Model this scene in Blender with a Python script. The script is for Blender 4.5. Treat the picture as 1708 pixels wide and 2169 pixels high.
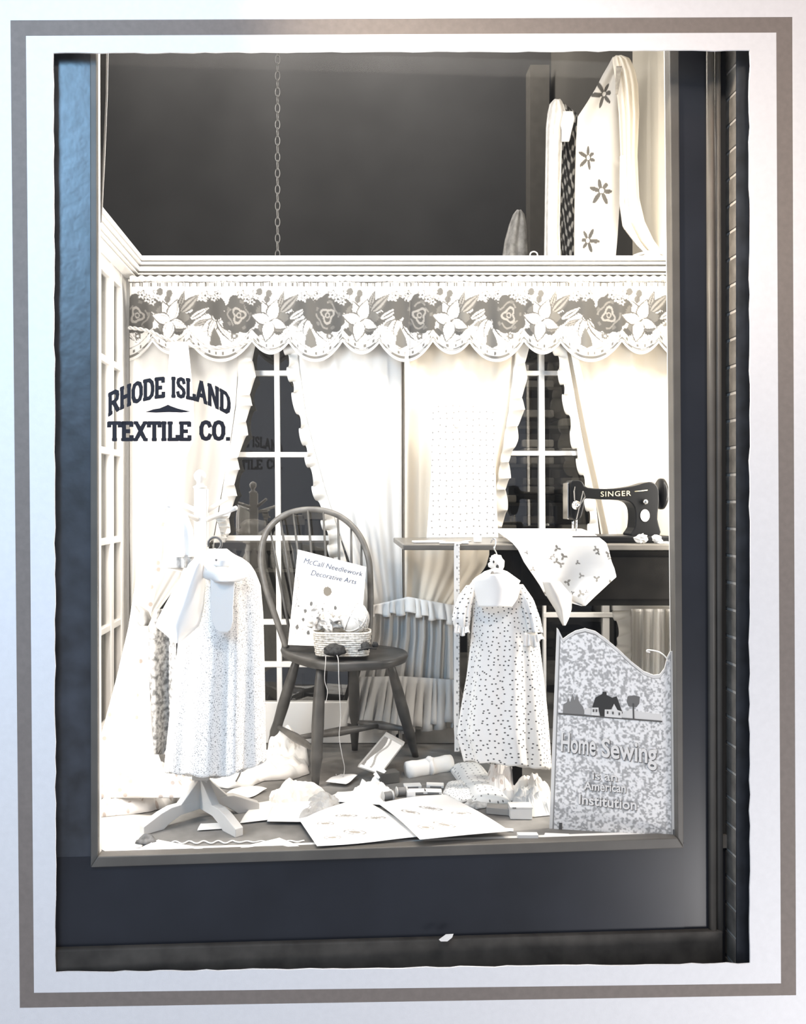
import bpy, bmesh, math, random
import numpy as np
from mathutils import Vector, noise as mnoise

# ------------------------------------------------------------------ clear, camera, world, lights
for o in list(bpy.data.objects):
    bpy.data.objects.remove(o)
S = bpy.context.scene
C = S.collection
W, H = 1708, 2169
FL, VX, VY, EYE = 1800.0, 720.0, 1060.0, 1.028      # focal length (px), eye point in the frame, eye height over display floor

cam = bpy.data.cameras.new('camera'); camo = bpy.data.objects.new('camera', cam); C.objects.link(camo)
camo.location = (0, 0, EYE); camo.rotation_euler = (math.pi/2, 0, 0)
cam.sensor_fit = 'AUTO'; cam.sensor_width = 36; cam.lens = 36*FL/H
cam.shift_x = (W/2-VX)/H; cam.shift_y = -(H/2-VY)/H
cam.clip_start = 0.05; cam.clip_end = 60
S.camera = camo

vs = S.view_settings
vs.view_transform = 'Standard'; vs.look = 'None'; vs.gamma = 1; vs.use_curve_mapping = False; vs.exposure = 0.0

world = bpy.data.worlds.new('world'); S.world = world; world.use_nodes = True
bg = world.node_tree.nodes['Background']
bg.inputs[0].default_value = (0.80, 0.86, 1.0, 1); bg.inputs[1].default_value = 0.45

def area(name, loc, target, sx, sy, power, col):
    l = bpy.data.lights.new(name, 'AREA'); l.shape = 'RECTANGLE'; l.size = sx; l.size_y = sy
    l.energy = power; l.color = col
    o = bpy.data.objects.new(name, l); C.objects.link(o); o.location = loc
    o.rotation_euler = (Vector(target)-Vector(loc)).to_track_quat('-Z', 'Y').to_euler()
    return o
# lamps over the display window, out of the frame above
area('display_lamp_front', (0.10, 2.74, 3.05), (0.1, 3.25, 1.2), 1.7, 0.3, 56, (1.0, 0.975, 0.94))
area('display_lamp_right', (1.22, 2.86, 2.55), (0.3, 3.4, 1.0), 0.2, 0.5, 32, (1.0, 0.92, 0.80))
# added upright fill lights, hidden behind the window's side frames
area('side_fill_left', (-0.83, 2.60, 1.1), (0.1, 3.3, 0.9), 0.08, 1.7, 24, (1.0, 0.97, 0.94))
area('side_fill_right', (1.375, 2.82, 0.85), (0.2, 3.25, 0.7), 0.07, 1.4, 33, (1.0, 0.95, 0.88))
# a dim lamp deep in the shop
area('shop_lamp', (0.0, 5.15, 4.84), (0.0, 5.5, 4.1), 2.6, 0.25, 120, (1.0, 0.94, 0.86))
area('shop_floor_lamp', (0.3, 4.7, 2.0), (0.4, 4.3, 0.8), 0.8, 0.4, 2.0, (1.0, 0.95, 0.9))
# street side: cool light from the left, warm from the upper right
_c = area('street_cool', (-1.58, -0.15, 3.05), (-0.85, 2.44, 1.6), 0.80, 1.9, 17, (0.34, 0.65, 1.0)); _c.data.spread = math.radians(70)
area('street_left', (-2.4, 0.6, -0.6), (-0.7, 2.44, 0.2), 0.5, 0.8, 7, (0.80, 0.86, 1.0))
area('street_warm', (2.3, 1.1, 5.0), (1.35, 2.5, 2.0), 0.5, 0.5, 22, (1.0, 0.48, 0.24))
area('street_fill_white', (2.9, 0.9, -1.3), (1.2, 2.5, 0.3), 0.6, 0.6, 52, (1.0, 0.96, 0.94))  # added fill from low right, brightens the mount and the sign
area('street_fill_front', (0.7, -0.9, 4.9), (0.4, 2.6, 0.5), 0.6, 0.6, 112, (1.0, 0.87, 0.74))  # added warm fill, offsets the blue and lifts the sign
_l = area('pier_side_fill', (-0.95, 1.85, 2.9), (1.19, 2.6, 1.75), 0.12, 0.12, 4.5, (1.0, 0.86, 0.70)); _l.data.spread = math.radians(36)  # added narrow light aimed at the brick pier's side face

# ------------------------------------------------------------------ helpers
def P(x, y, Y):
    return Vector(((x-VX)*Y/FL, Y, EYE-(y-VY)*Y/FL))
def FY(y):                                # distance of a display-floor point seen at height y
    return FL*EYE/(y-VY)
def F(x, y, z=0.0):
    Y = FL*(EYE-z)/(y-VY)
    return P(x, y, Y)
def FAC(x, y, off=0.0):                   # point on the shop front's plane (turned a little), off > 0 towards the street
    k = (x-VX)/FL
    Y = (2.5058-off)/(1-0.08*k)
    return P(x, y, Y)

def MNT(x, y, off=0.0):                   # plane of the mount board, standing just in front of the shop front
    k = (x-VX)/FL
    return P(x, y, (2.4498-off)/(1-0.0478*k))

MATS = {}
def mat(name, col, rough=0.8, spec=0.3, metal=0.0, var=0.0, vscale=20.0, trans=0.0, bump=0.0, bscale=200.0, vcol=None, coat=0.0):
    if name in MATS: return MATS[name]
    m = bpy.data.materials.new(name); m.use_nodes = True; MATS[name] = m
    nt = m.node_tree; b = nt.nodes['Principled BSDF']
    b.inputs['Base Color'].default_value = (*col, 1); b.inputs['Roughness'].default_value = rough
    b.inputs['Specular IOR Level'].default_value = spec; b.inputs['Metallic'].default_value = metal
    if coat: b.inputs['Coat Weight'].default_value = coat
    tc = nt.nodes.new('ShaderNodeTexCoord')
    src = None
    if vcol:
        a = nt.nodes.new('ShaderNodeAttribute'); a.attribute_name = vcol; src = a.outputs['Color']
    if var:
        n = nt.nodes.new('ShaderNodeTexNoise'); n.inputs['Scale'].default_value = vscale; n.inputs['Detail'].default_value = 5
        nt.links.new(tc.outputs['Object'], n.inputs['Vector'])
        r = nt.nodes.new('ShaderNodeMapRange'); r.inputs['From Min'].default_value = .3; r.inputs['From Max'].default_value = .7
        r.inputs['To Min'].default_value = 1-var; r.inputs['To Max'].default_value = 1+var
        nt.links.new(n.outputs['Fac'], r.inputs['Value'])
        mx = nt.nodes.new('ShaderNodeVectorMath'); mx.operation = 'SCALE'
        if src: nt.links.new(src, mx.inputs[0])
        else: mx.inputs[0].default_value = col
        nt.links.new(r.outputs['Result'], mx.inputs['Scale']); src = mx.outputs['Vector']
    if src: nt.links.new(src, b.inputs['Base Color'])
    if bump:
        n = nt.nodes.new('ShaderNodeTexNoise'); n.inputs['Scale'].default_value = bscale
        nt.links.new(tc.outputs['Object'], n.inputs['Vector'])
        bp = nt.nodes.new('ShaderNodeBump'); bp.inputs['Strength'].default_value = bump; bp.inputs['Distance'].default_value = .002
        nt.links.new(n.outputs['Fac'], bp.inputs['Height']); nt.links.new(bp.outputs['Normal'], b.inputs['Normal'])
    if trans:
        t = nt.nodes.new('ShaderNodeBsdfTranslucent'); t.inputs['Color'].default_value = (*col, 1)
        tp = nt.nodes.new('ShaderNodeBsdfTransparent')
        mx1 = nt.nodes.new('ShaderNodeMixShader'); mx1.inputs[0].default_value = .25
        mx2 = nt.nodes.new('ShaderNodeMixShader'); mx2.inputs[0].default_value = trans
        nt.links.new(b.outputs[0], mx1.inputs[1]); nt.links.new(t.outputs[0], mx1.inputs[2])
        nt.links.new(mx1.outputs[0], mx2.inputs[1]); nt.links.new(tp.outputs[0], mx2.inputs[2])
        nt.links.new(mx2.outputs[0], nt.nodes['Material Output'].inputs['Surface'])
    return m

def dotmat(name, base, dot, scale=60, size=.16, rnd=.35, var=0.0):
    """cloth printed with small dots, laid out on the cloth's own UVs (metres)"""
    if name in MATS: return MATS[name]
    m = mat(name, base, .9, .1)
    nt = m.node_tree; b = nt.nodes['Principled BSDF']
    uv = nt.nodes.new('ShaderNodeUVMap')
    v = nt.nodes.new('ShaderNodeTexVoronoi'); v.voronoi_dimensions = '2D'; v.inputs['Scale'].default_value = scale
    v.inputs['Randomness'].default_value = rnd
    nt.links.new(uv.outputs[0], v.inputs['Vector'])
    r = nt.nodes.new('ShaderNodeMapRange'); r.inputs['From Min'].default_value = size; r.inputs['From Max'].default_value = size*1.35
    nt.links.new(v.outputs['Distance'], r.inputs['Value'])
    mx = nt.nodes.new('ShaderNodeMix'); mx.data_type = 'RGBA'
    mx.inputs[6].default_value = (*dot, 1); mx.inputs[7].default_value = (*base, 1)
    nt.links.new(r.outputs[0], mx.inputs[0]); nt.links.new(mx.outputs[2], b.inputs['Base Color'])
    return m

def speckmat(name, a, bcol, scale=400, lo=.42, hi=.55, detail=2, coords='Object'):
    if name in MATS: return MATS[name]
    m = mat(name, a, .9, .1)
    nt = m.node_tree; b = nt.nodes['Principled BSDF']
    tc = nt.nodes.new('ShaderNodeTexCoord')
    n = nt.nodes.new('ShaderNodeTexNoise'); n.inputs['Scale'].default_value = scale; n.inputs['Detail'].default_value = detail
    nt.links.new(tc.outputs[coords], n.inputs['Vector'])
    r = nt.nodes.new('ShaderNodeMapRange'); r.inputs['From Min'].default_value = lo; r.inputs['From Max'].default_value = hi
    nt.links.new(n.outputs['Fac'], r.inputs['Value'])
    mx = nt.nodes.new('ShaderNodeMix'); mx.data_type = 'RGBA'
    mx.inputs[6].default_value = (*a, 1); mx.inputs[7].default_value = (*bcol, 1)
    nt.links.new(r.outputs[0], mx.inputs[0]); nt.links.new(mx.outputs[2], b.inputs['Base Color'])
    return m

def glassmat(name, tint=(1, 1, 1), gl=0.04, rough=0.0):
    if name in MATS: return MATS[name]
    m = bpy.data.materials.new(name); m.use_nodes = True; MATS[name] = m
    nt = m.node_tree; nt.nodes.clear()
    out = nt.nodes.new('ShaderNodeOutputMaterial'); t = nt.nodes.new('ShaderNodeBsdfTransparent'); g = nt.nodes.new('ShaderNodeBsdfGlossy')
    t.inputs[0].default_value = (*tint, 1); g.inputs['Roughness'].default_value = rough
    mx = nt.nodes.new('ShaderNodeMixShader'); mx.inputs[0].default_value = gl
    nt.links.new(t.outputs[0], mx.inputs[1]); nt.links.new(g.outputs[0], mx.inputs[2]); nt.links.new(mx.outputs[0], out.inputs[0])
    return m

def g(v, w=0.0):                          # print-toned grey, w warms it
    return (v*(1+.03+w), v, v*(1-.05-w*1.4))

def wloc(o):
    v = Vector((0, 0, 0))
    while o: v += Vector(o.location); o = o.parent
    return v

def link(name, me, m, parent=None, smooth=False, solid=0.0, bevel=0.0, subsurf=0, offset=0.0):
    o = bpy.data.objects.new(name, me); C.objects.link(o)
    if isinstance(m, (list, tuple)):
        for k in m: me.materials.append(k)
    else: me.materials.append(m)
    if parent is not None:
        o.parent = parent; o.location = -wloc(parent)
    else:                                 # put the origin at the thing's base
        vs_ = [v.co for v in me.vertices]
        c = Vector((sum(v.x for v in vs_)/len(vs_), sum(v.y for v in vs_)/len(vs_), min(v.z for v in vs_)))
        for v in me.vertices: v.co -= c
        o.location = c
    if smooth:
        for p in me.polygons: p.use_smooth = True
    if solid:
        s = o.modifiers.new('solid', 'SOLIDIFY'); s.thickness = solid; s.offset = offset
    if bevel:
        b = o.modifiers.new('bevel', 'BEVEL'); b.width = bevel; b.segments = 2; b.limit_method = 'ANGLE'; b.angle_limit = math.radians(35)
    if subsurf:
        s = o.modifiers.new('sub', 'SUBSURF'); s.levels = subsurf; s.render_levels = subsurf
    return o

def tag(o, label, cat, group=None):
    o['label'] = label; o['category'] = cat
    if group: o['group'] = group
    return o
def thing(name, loc, label, cat, group=None):
    o = bpy.data.objects.new(name, None); C.objects.link(o); o.location = loc; o.empty_display_size = .05
    return tag(o, label, cat, group)
def structure(o):
    o['kind'] = 'structure'; return o

class MB:
    def __init__(s): s.v = []; s.f = []; s.mi = []
    def add(s, vs_, fs, mi=0):
        n = len(s.v); s.v += [tuple(v) for v in vs_]
        for f in fs: s.f.append(tuple(i+n for i in f)); s.mi.append(mi)
        return s
    def box(s, a, b, mi=0):
        x0, y0, z0 = [min(a[i], b[i]) for i in range(3)]; x1, y1, z1 = [max(a[i], b[i]) for i in range(3)]
        return s.add([(x0,y0,z0),(x1,y0,z0),(x1,y1,z0),(x0,y1,z0),(x0,y0,z1),(x1,y0,z1),(x1,y1,z1),(x0,y1,z1)],
              [(0,3,2,1),(4,5,6,7),(0,1,5,4),(1,2,6,5),(2,3,7,6),(3,0,4,7)], mi)
    def obox(s, c, sx, sy, sz, rot=0.0, tilt=0.0, roll=0.0, mi=0):   # centre of the base, turned about z
        from mathutils import Euler
        R = Euler((tilt, roll, rot)).to_matrix(); c = Vector(c)
        vs_ = [c + R @ Vector((x*sx/2, y*sy/2, z)) for z in (0, sz) for x, y in ((-1,-1),(1,-1),(1,1),(-1,1))]
        return s.add(vs_, [(0,3,2,1),(4,5,6,7),(0,1,5,4),(1,2,6,5),(2,3,7,6),(3,0,4,7)], mi)
    def prism(s, pts, vec, mi=0):         # closed outline, pushed along vec
        n = len(pts); vec = Vector(vec)
        vs_ = [Vector(p) for p in pts] + [Vector(p)+vec for p in pts]
        fs = [tuple(range(n)), tuple(range(2*n-1, n-1, -1))] + [(i, i+n, (i+1) % n+n, (i+1) % n) for i in range(n)]
        return s.add(vs_, fs, mi)
    def tube(s, pts, rad, seg=8, closed=False, mi=0, flat=1.0):
        pts = [Vector(p) for p in pts]; n = len(pts)
        if not isinstance(rad, (list, tuple)): rad = [rad]*n
        vs_ = []; up = Vector((0.13, -1, 0.21)).normalized()
        for i, p in enumerate(pts):
            if closed: d = pts[(i+1) % n]-pts[i-1]
            else: d = pts[min(i+1, n-1)]-pts[max(i-1, 0)]
            d.normalize(); a = d.cross(up)
            if a.length < 1e-3: a = d.cross(Vector((1, 0, 0)))
            a.normalize(); b = d.cross(a)
            for k in range(seg):
                t = 2*math.pi*k/seg
                vs_.append(p + rad[i]*(math.cos(t)*a + math.sin(t)*b*flat))
        fs = []
        m = n if closed else n-1
        for i in range(m):
            j = (i+1) % n
            for k in range(seg):
                fs.append((i*seg+k, i*seg+(k+1) % seg, j*seg+(k+1) % seg, j*seg+k))
        if not closed:
            fs.append(tuple(range(seg-1, -1, -1))); fs.append(tuple((n-1)*seg+k for k in range(seg)))
        return s.add(vs_, fs, mi)
    def lathe(s, base, prof, axis=(0, 0, 1), seg=20, mi=0):   # prof: (radius, distance along the axis)
        base = Vector(base); ax = Vector(axis).normalized()
        a = ax.orthogonal().normalized(); b = ax.cross(a)
        vs_ = []
        for r, h in prof:
            for k in range(seg):
                t = 2*math.pi*k/seg; vs_.append(base+ax*h+r*(math.cos(t)*a+math.sin(t)*b))
        fs = []
        for i in range(len(prof)-1):
            for k in range(seg): fs.append((i*seg+k, i*seg+(k+1) % seg, (i+1)*seg+(k+1) % seg, (i+1)*seg+k))
        fs.append(tuple(range(seg-1, -1, -1))); fs.append(tuple((len(prof)-1)*seg+k for k in range(seg)))
        return s.add(vs_, fs, mi)
    def ball(s, c, rx, ry, rz, seg=20, rings=12, bump=0.0, seed=0, mi=0):
        c = Vector(c); vs_ = []
        for i in range(rings+1):
            ph = math.pi*i/rings
            for k in range(seg):
                t = 2*math.pi*k/seg
                d = Vector((math.sin(ph)*math.cos(t), math.sin(ph)*math.sin(t), math.cos(ph)))
                q = 1+bump*mnoise.noise(d*2.3+Vector((seed, 0, 0)))
                vs_.append(c+Vector((d.x*rx*q, d.y*ry*q, d.z*rz*q)))
        fs = [(i*seg+k, (i+1)*seg+k, (i+1)*seg+(k+1) % seg, i*seg+(k+1) % seg) for i in range(rings) for k in range(seg)]
        return s.add(vs_, fs, mi)
    def build(s, name, m, parent=None, **kw):
        me = bpy.data.meshes.new(name); me.from_pydata(s.v, [], s.f)
        me.update()
        o = link(name, me, m, parent, **kw)
        for i, p in enumerate(me.polygons): p.material_index = s.mi[i]
        bm = bmesh.new(); bm.from_mesh(me); bmesh.ops.recalc_face_normals(bm, faces=bm.faces); bm.to_mesh(me); bm.free()
        return o

def spline(pts, n=24, closed=False):      # Catmull-Rom through points
    pts = [Vector(p) for p in pts]; m = len(pts); out = []
    segs = m if closed else m-1
    for i in range(segs):
        if closed: p0, p1, p2, p3 = pts[i-1], pts[i], pts[(i+1) % m], pts[(i+2) % m]
        else: p0, p1, p2, p3 = pts[max(i-1, 0)], pts[i], pts[i+1], pts[min(i+2, m-1)]
        for k in range(n):
            t = k/n
            out.append(.5*((2*p1)+(-p0+p2)*t+(2*p0-5*p1+4*p2-p3)*t*t+(-p0+3*p1-3*p2+p3)*t**3))
    if not closed: out.append(pts[-1])
    return out

def gridmesh(name, V, UV, m, parent=None, col=None, close_u=False, **kw):
    """V: (nv, nu, 3) array"""
    nv, nu = V.shape[:2]
    me = bpy.data.meshes.new(name)
    idx = np.arange(nv*nu).reshape(nv, nu)
    if close_u:
        nx = np.roll(idx, -1, axis=1)
        f = np.stack([idx[:-1], nx[:-1], nx[1:], idx[1:]], -1).reshape(-1, 4)
    else:
        f = np.stack([idx[:-1, :-1], idx[:-1, 1:], idx[1:, 1:], idx[1:, :-1]], -1).reshape(-1, 4)
    me.from_pydata(V.reshape(-1, 3).tolist(), [], f.tolist())
    uvl = me.uv_layers.new(name='UVMap')
    li = np.zeros(len(me.loops), dtype=np.int32); me.loops.foreach_get('vertex_index', li)
    uvf = UV.reshape(-1, 2)[li].astype(np.float32)
    if close_u:                            # keep the last column from running back
        uvq = uvf.reshape(-1, 4, 2); span = UV[:, :, 0].max()
        big = (uvq[:, :, 0].max(1)-uvq[:, :, 0].min(1)) > span*.5
        for k in range(4):
            sel = big & (uvq[:, k, 0] < span*.5); uvq[sel, k, 0] += span
        uvf = uvq.reshape(-1, 2)
    uvl.data.foreach_set('uv', uvf.ravel())
    if col is not None:
        ca = me.color_attributes.new('paint', 'FLOAT_COLOR', 'POINT')
        c4 = np.ones((nv*nu, 4), np.float32); c4[:, :3] = col.reshape(-1, 3)
        ca.data.foreach_set('color', c4.ravel())
    me.update()
    kw.setdefault('smooth', True)
    return link(name, me, m, parent, **kw)

def to3(PX, PY, Y):
    return np.stack([(PX-VX)*Y/FL, Y+0*PX, EYE-(PY-VY)*Y/FL], -1)

def cloth(name, rows, Yf, m, parent=None, nu=60, nv=60, paint=None, wob=None, **kw):
    """cloth between a left and a right edge; rows = (y, x left, x right)"""
    rows = sorted(rows); ys = np.array([r[0] for r in rows], float)
    v = np.linspace(0, 1, nv); u = np.linspace(0, 1, nu)
    py = ys[0]+v*(ys[-1]-ys[0])
    xl = np.interp(py, ys, [r[1] for r in rows]); xr = np.interp(py, ys, [r[2] for r in rows])
    U, V_ = np.meshgrid(u, v)
    PX = xl[:, None]+(xr-xl)[:, None]*U; PY = np.repeat(py[:, None], nu, 1)
    if wob: PX, PY = wob(U, V_, PX, PY)
    Y = Yf(U, V_, PX, PY)
    col = paint(PX, PY) if paint else None
    kw.setdefault('solid', .0015)
    return gridmesh(name, to3(PX, PY, Y), np.stack([PX/600, PY/600], -1), m, parent, col, **kw)

def colcloth(name, xs, top, bot, Yf, m, parent=None, nu=60, nv=40, paint=None, **kw):
    u = np.linspace(xs[0], xs[1], nu); v = np.linspace(0, 1, nv)
    PX, V_ = np.meshgrid(u, v); T = top(u)[None, :]; B = bot(u)[None, :]
    PY = T+(B-T)*V_
    Y = Yf(PX, V_, PX, PY)
    col = paint(PX, PY) if paint else None
    kw.setdefault('solid', .0015)
    return gridmesh(name, to3(PX, PY, Y), np.stack([PX/600, PY/600], -1), m, parent, col, **kw)

def ring(name, rows, Y0, dep, m, parent=None, nfold=9, amp=.08, nu=96, nv=60, seed=0, wob=None, **kw):
    """a garment body closed all the way round; rows = (y, x left, x right)"""
    rows = sorted(rows); ys = np.array([r[0] for r in rows], float)
    v = np.linspace(0, 1, nv); py = ys[0]+v*(ys[-1]-ys[0])
    xl = np.interp(py, ys, [r[1] for r in rows]); xr = np.interp(py, ys, [r[2] for r in rows])
    th = np.linspace(0, 2*np.pi, nu, endpoint=False)
    TH, V_ = np.meshgrid(th, v); cx = ((xl+xr)/2)[:, None]; hw = ((xr-xl)/2)[:, None]
    rs = np.random.RandomState(seed); ph = rs.rand(4)*6
    fold = 1+amp*V_**.7*(np.sin(nfold*TH+ph[0])*.6+np.sin((nfold*1.0+4)*TH+ph[1]+V_)*.4)
    PX = cx+hw*np.cos(TH)*(1+(fold-1)*.35)
    PY = np.repeat(py[:, None], nu, 1)
    if wob: PX, PY = wob(TH, V_, PX, PY)
    d = dep*np.minimum(1, hw/hw.max()*1.0)
    Y = Y0-d*np.sin(TH)*fold
    kw.setdefault('solid', .0015)
    return gridmesh(name, to3(PX, PY, Y), np.stack([TH/(2*np.pi)*2*hw.max()/300, PY/600], -1), m, parent, close_u=True, **kw)

def ruffle(name, inner, outer, Y, m, parent=None, waves=20, amp=.012, nt=220, ns=8, seed=0, jit=5, **kw):
    inner = np.array(inner, float); outer = np.array(outer, float)
    t = np.linspace(0, 1, nt)
    def along(p):
        d = np.r_[0, np.cumsum(np.hypot(*np.diff(p, axis=0).T))]; d /= d[-1]
        return np.interp(t, d, p[:, 0]), np.interp(t, d, p[:, 1])
    ix, iy = along(inner); ox, oy = along(outer)
    rs = np.random.RandomState(seed)
    ph = 2*np.pi*waves*t+1.3*np.sin(t*17+seed)+.8*np.sin(t*41+seed)
    dx, dy = ox-ix, oy-iy; L = np.hypot(dx, dy); tx, ty = -dy/L, dx/L
    s = np.linspace(0, 1, ns)[:, None]
    k = jit*np.cos(ph)[None]*s**1.5
    PX = ix+dx*s+tx*k*.9+dx/L*jit*.8*np.sin(ph*.5+1)*s**2; PY = iy+dy*s+ty*k*.9+dy/L*jit*.8*np.sin(ph*.5+1)*s**2
    Yv = Y-amp*.6-amp*np.sin(ph)[None]*s**.8
    kw.setdefault('solid', .001)
    return gridmesh(name, to3(PX, PY, Yv), np.stack([PX/600, PY/600], -1), m, parent, **kw)

def nz(x, y, z=0.0):
    return mnoise.noise(Vector((x, y, z)))

def crumple(name, poly, h, m, parent=None, seed=0, flat=False, rough=1.0, nr=9, na=56, base=.002, zfun=None, power=.55):
    """a heap of cloth or paper lying on the display floor; poly = footprint as seen in the frame"""
    pts = [F(x, y) for x, y in poly]; n = len(pts)
    per = []
    for k in range(na):
        t = k/na*n; i = int(t); f = t-i
        per.append(pts[i % n].lerp(pts[(i+1) % n], f))
    c = sum(pts, Vector((0, 0, 0)))/n
    vs_ = [c+Vector((0, 0, h))]; 
    for r in range(1, nr+1):
        q = r/nr
        for k in range(na):
            p = c.lerp(per[k], q)
            a = abs(nz(p.x*14+seed*3.1, p.y*14, seed))*1.5+abs(nz(p.x*31, p.y*31+seed, 2+seed))*.8
            e = (1-q**2.2)
            z = h*(e**power)*(.35+rough*a)+base+(0.012*rough*abs(nz(p.x*40, p.y*40, seed)) if q < 1 else 0)*min(1, h*40)
            p2 = Vector((p.x, p.y, max(base, z)))
            j = .006*rough*min(1, h*30)
            p2 += Vector((nz(p.x*50, p.y*50, 7)*j, nz(p.x*50, p.y*50, 9)*j, 0))
            vs_.append(p2)
    fs = [(0, 1+k, 1+(k+1) % na) for k in range(na)]
    for r in range(nr-1):
        for k in range(na):
            a = 1+r*na+k; b = 1+r*na+(k+1) % na
            fs.append((a, a+na, b+na, b))
    me = bpy.data.meshes.new(name); me.from_pydata(vs_, [], fs)
    uvl = me.uv_layers.new(name='UVMap')
    for lp in me.loops: uvl.data[lp.index].uv = (vs_[lp.vertex_index].x*1.5+.2*vs_[lp.vertex_index].z, vs_[lp.vertex_index].y*1.5)
    me.update()
    return link(name, me, m, parent, smooth=not flat, solid=.0015, offset=1.0)

def floorsheet(name, poly, m, parent=None, z=.003, wave=.004, n=26, paint=None, seed=0, thick=.0008, lift=None):
    """a sheet lying nearly flat, four corners as seen in the frame"""
    a, b, c, d = [F(*p) for p in poly]          # around the sheet
    u = np.linspace(0, 1, n); U, V_ = np.meshgrid(u, u)
    A, B, C_, D = [np.array(q) for q in (a, b, c, d)]
    Q = (A*(1-U)[..., None]*(1-V_)[..., None]+B*U[..., None]*(1-V_)[..., None]+C_*(U*V_)[..., None]+D*((1-U)*V_)[..., None])
    zz = z+wave*(1+np.sin(U*5+seed)*np.cos(V_*4+seed*2))+ (lift(U, V_) if lift is not None else 0)
    Q[..., 2] = zz
    col = paint(U, V_) if paint else None
    return gridmesh(name, Q, np.stack([U*np.linalg.norm(B-A), V_*np.linalg.norm(D-A)], -1), m, parent, col, solid=thick, offset=1.0)

def textmesh(body, bold=0.0, size=1.0, spacing=1.0, shear=0.0):
    cu = bpy.data.curves.new('t', 'FONT'); cu.body = body; cu.size = size; cu.offset = bold; cu.space_character = spacing; cu.shear = shear
    cu.resolution_u = 4
    o = bpy.data.objects.new('t', cu); C.objects.link(o); bpy.context.view_layer.update()
    me = o.evaluated_get(bpy.context.evaluated_depsgraph_get()).to_mesh()
    v = [tuple(x.co) for x in me.vertices]; f = [tuple(p.vertices) for p in me.polygons]
    o.to_mesh_clear() if hasattr(o, 'to_mesh_clear') else None
    bpy.data.objects.remove(o); bpy.data.curves.remove(cu)
    return v, f
def lettering(name, body, fn, m, parent, bold=0.0, spacing=1.0, thick=.002, shear=0.0):
    v, f = textmesh(body, bold, 1.0, spacing, shear)
    x0 = min(p[0] for p in v); x1 = max(p[0] for p in v)
    vs_ = [fn((p[0]-x0)/(x1-x0), p[1]) for p in v]
    me = bpy.data.meshes.new(name); me.from_pydata(vs_, [], f); me.update()
    return link(name, me, m, parent, solid=thick, offset=0)

# heavy slab letters drawn as strokes in a unit box
GL = {
 'R': (.86, [[(.16,0),(.16,1)], [(.16,.93),(.5,.93),(.68,.84),(.70,.72),(.66,.58),(.48,.5),(.16,.5)], [(.42,.5),(.74,.03)]], [(0,.34,0),(0,.3,1),(.6,.86,0)]),
 'H': (.88, [[(.18,0),(.18,1)], [(.70,0),(.70,1)], [(.18,.5),(.70,.5)]], [(.02,.34,0),(.02,.34,1),(.54,.86,0),(.54,.86,1)]),
 'O': (.86, [[(.43,.93),(.24,.86),(.14,.66),(.14,.34),(.24,.14),(.43,.07),(.62,.14),(.72,.34),(.72,.66),(.62,.86),(.43,.93)]], []),
 'D': (.86, [[(.18,0),(.18,1)], [(.18,.93),(.48,.93),(.66,.80),(.72,.6),(.72,.4),(.66,.2),(.48,.07),(.18,.07)]], [(.0,.3,0),(.0,.3,1)]),
 'E': (.76, [[(.18,0),(.18,1)], [(.18,.93),(.64,.93),(.64,.78)], [(.18,.5),(.5,.5)], [(.18,.07),(.66,.07),(.66,.24)]], [(.0,.3,0),(.0,.3,1)]),
 'I': (.40, [[(.2,0),(.2,1)]], [(.03,.37,0),(.03,.37,1)]),
 'S': (.74, [[(.60,.74),(.55,.88),(.38,.93),(.20,.87),(.15,.73),(.22,.6),(.38,.52),(.55,.42),(.61,.28),(.54,.12),(.36,.07),(.19,.12),(.13,.27)]], []),
 'L': (.72, [[(.18,0),(.18,1)], [(.18,.07),(.64,.07),(.64,.26)]], [(.0,.36,0),(.0,.36,1)]),
 'A': (.92, [[(.14,0),(.46,1)], [(.46,1),(.78,0)], [(.26,.33),(.66,.33)]], [(.0,.28,0),(.64,.92,0)]),
 'N': (.92, [[(.18,0),(.18,1)], [(.20,.98),(.72,.04)], [(.74,0),(.74,1)]], [(.02,.32,0),(.0,.24,1),(.58,.9,1)]),
 'T': (.80, [[(.40,0),(.40,1)], [(.07,.75),(.07,.93),(.73,.93),(.73,.75)]], [(.24,.56,0)]),
 'X': (.90, [[(.14,0),(.74,1)], [(.16,1),(.76,0)]], [(.0,.3,0),(.6,.9,0),(.02,.32,1),(.58,.88,1)]),
 'C': (.80, [[(.68,.72),(.60,.87),(.43,.93),(.24,.86),(.14,.66),(.14,.34),(.24,.14),(.43,.07),(.60,.13),(.69,.28)]], []),
 '.': (.30, [[(.1,.07),(.22,.07)]], []),
 ' ': (.36, [], []),
}
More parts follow.
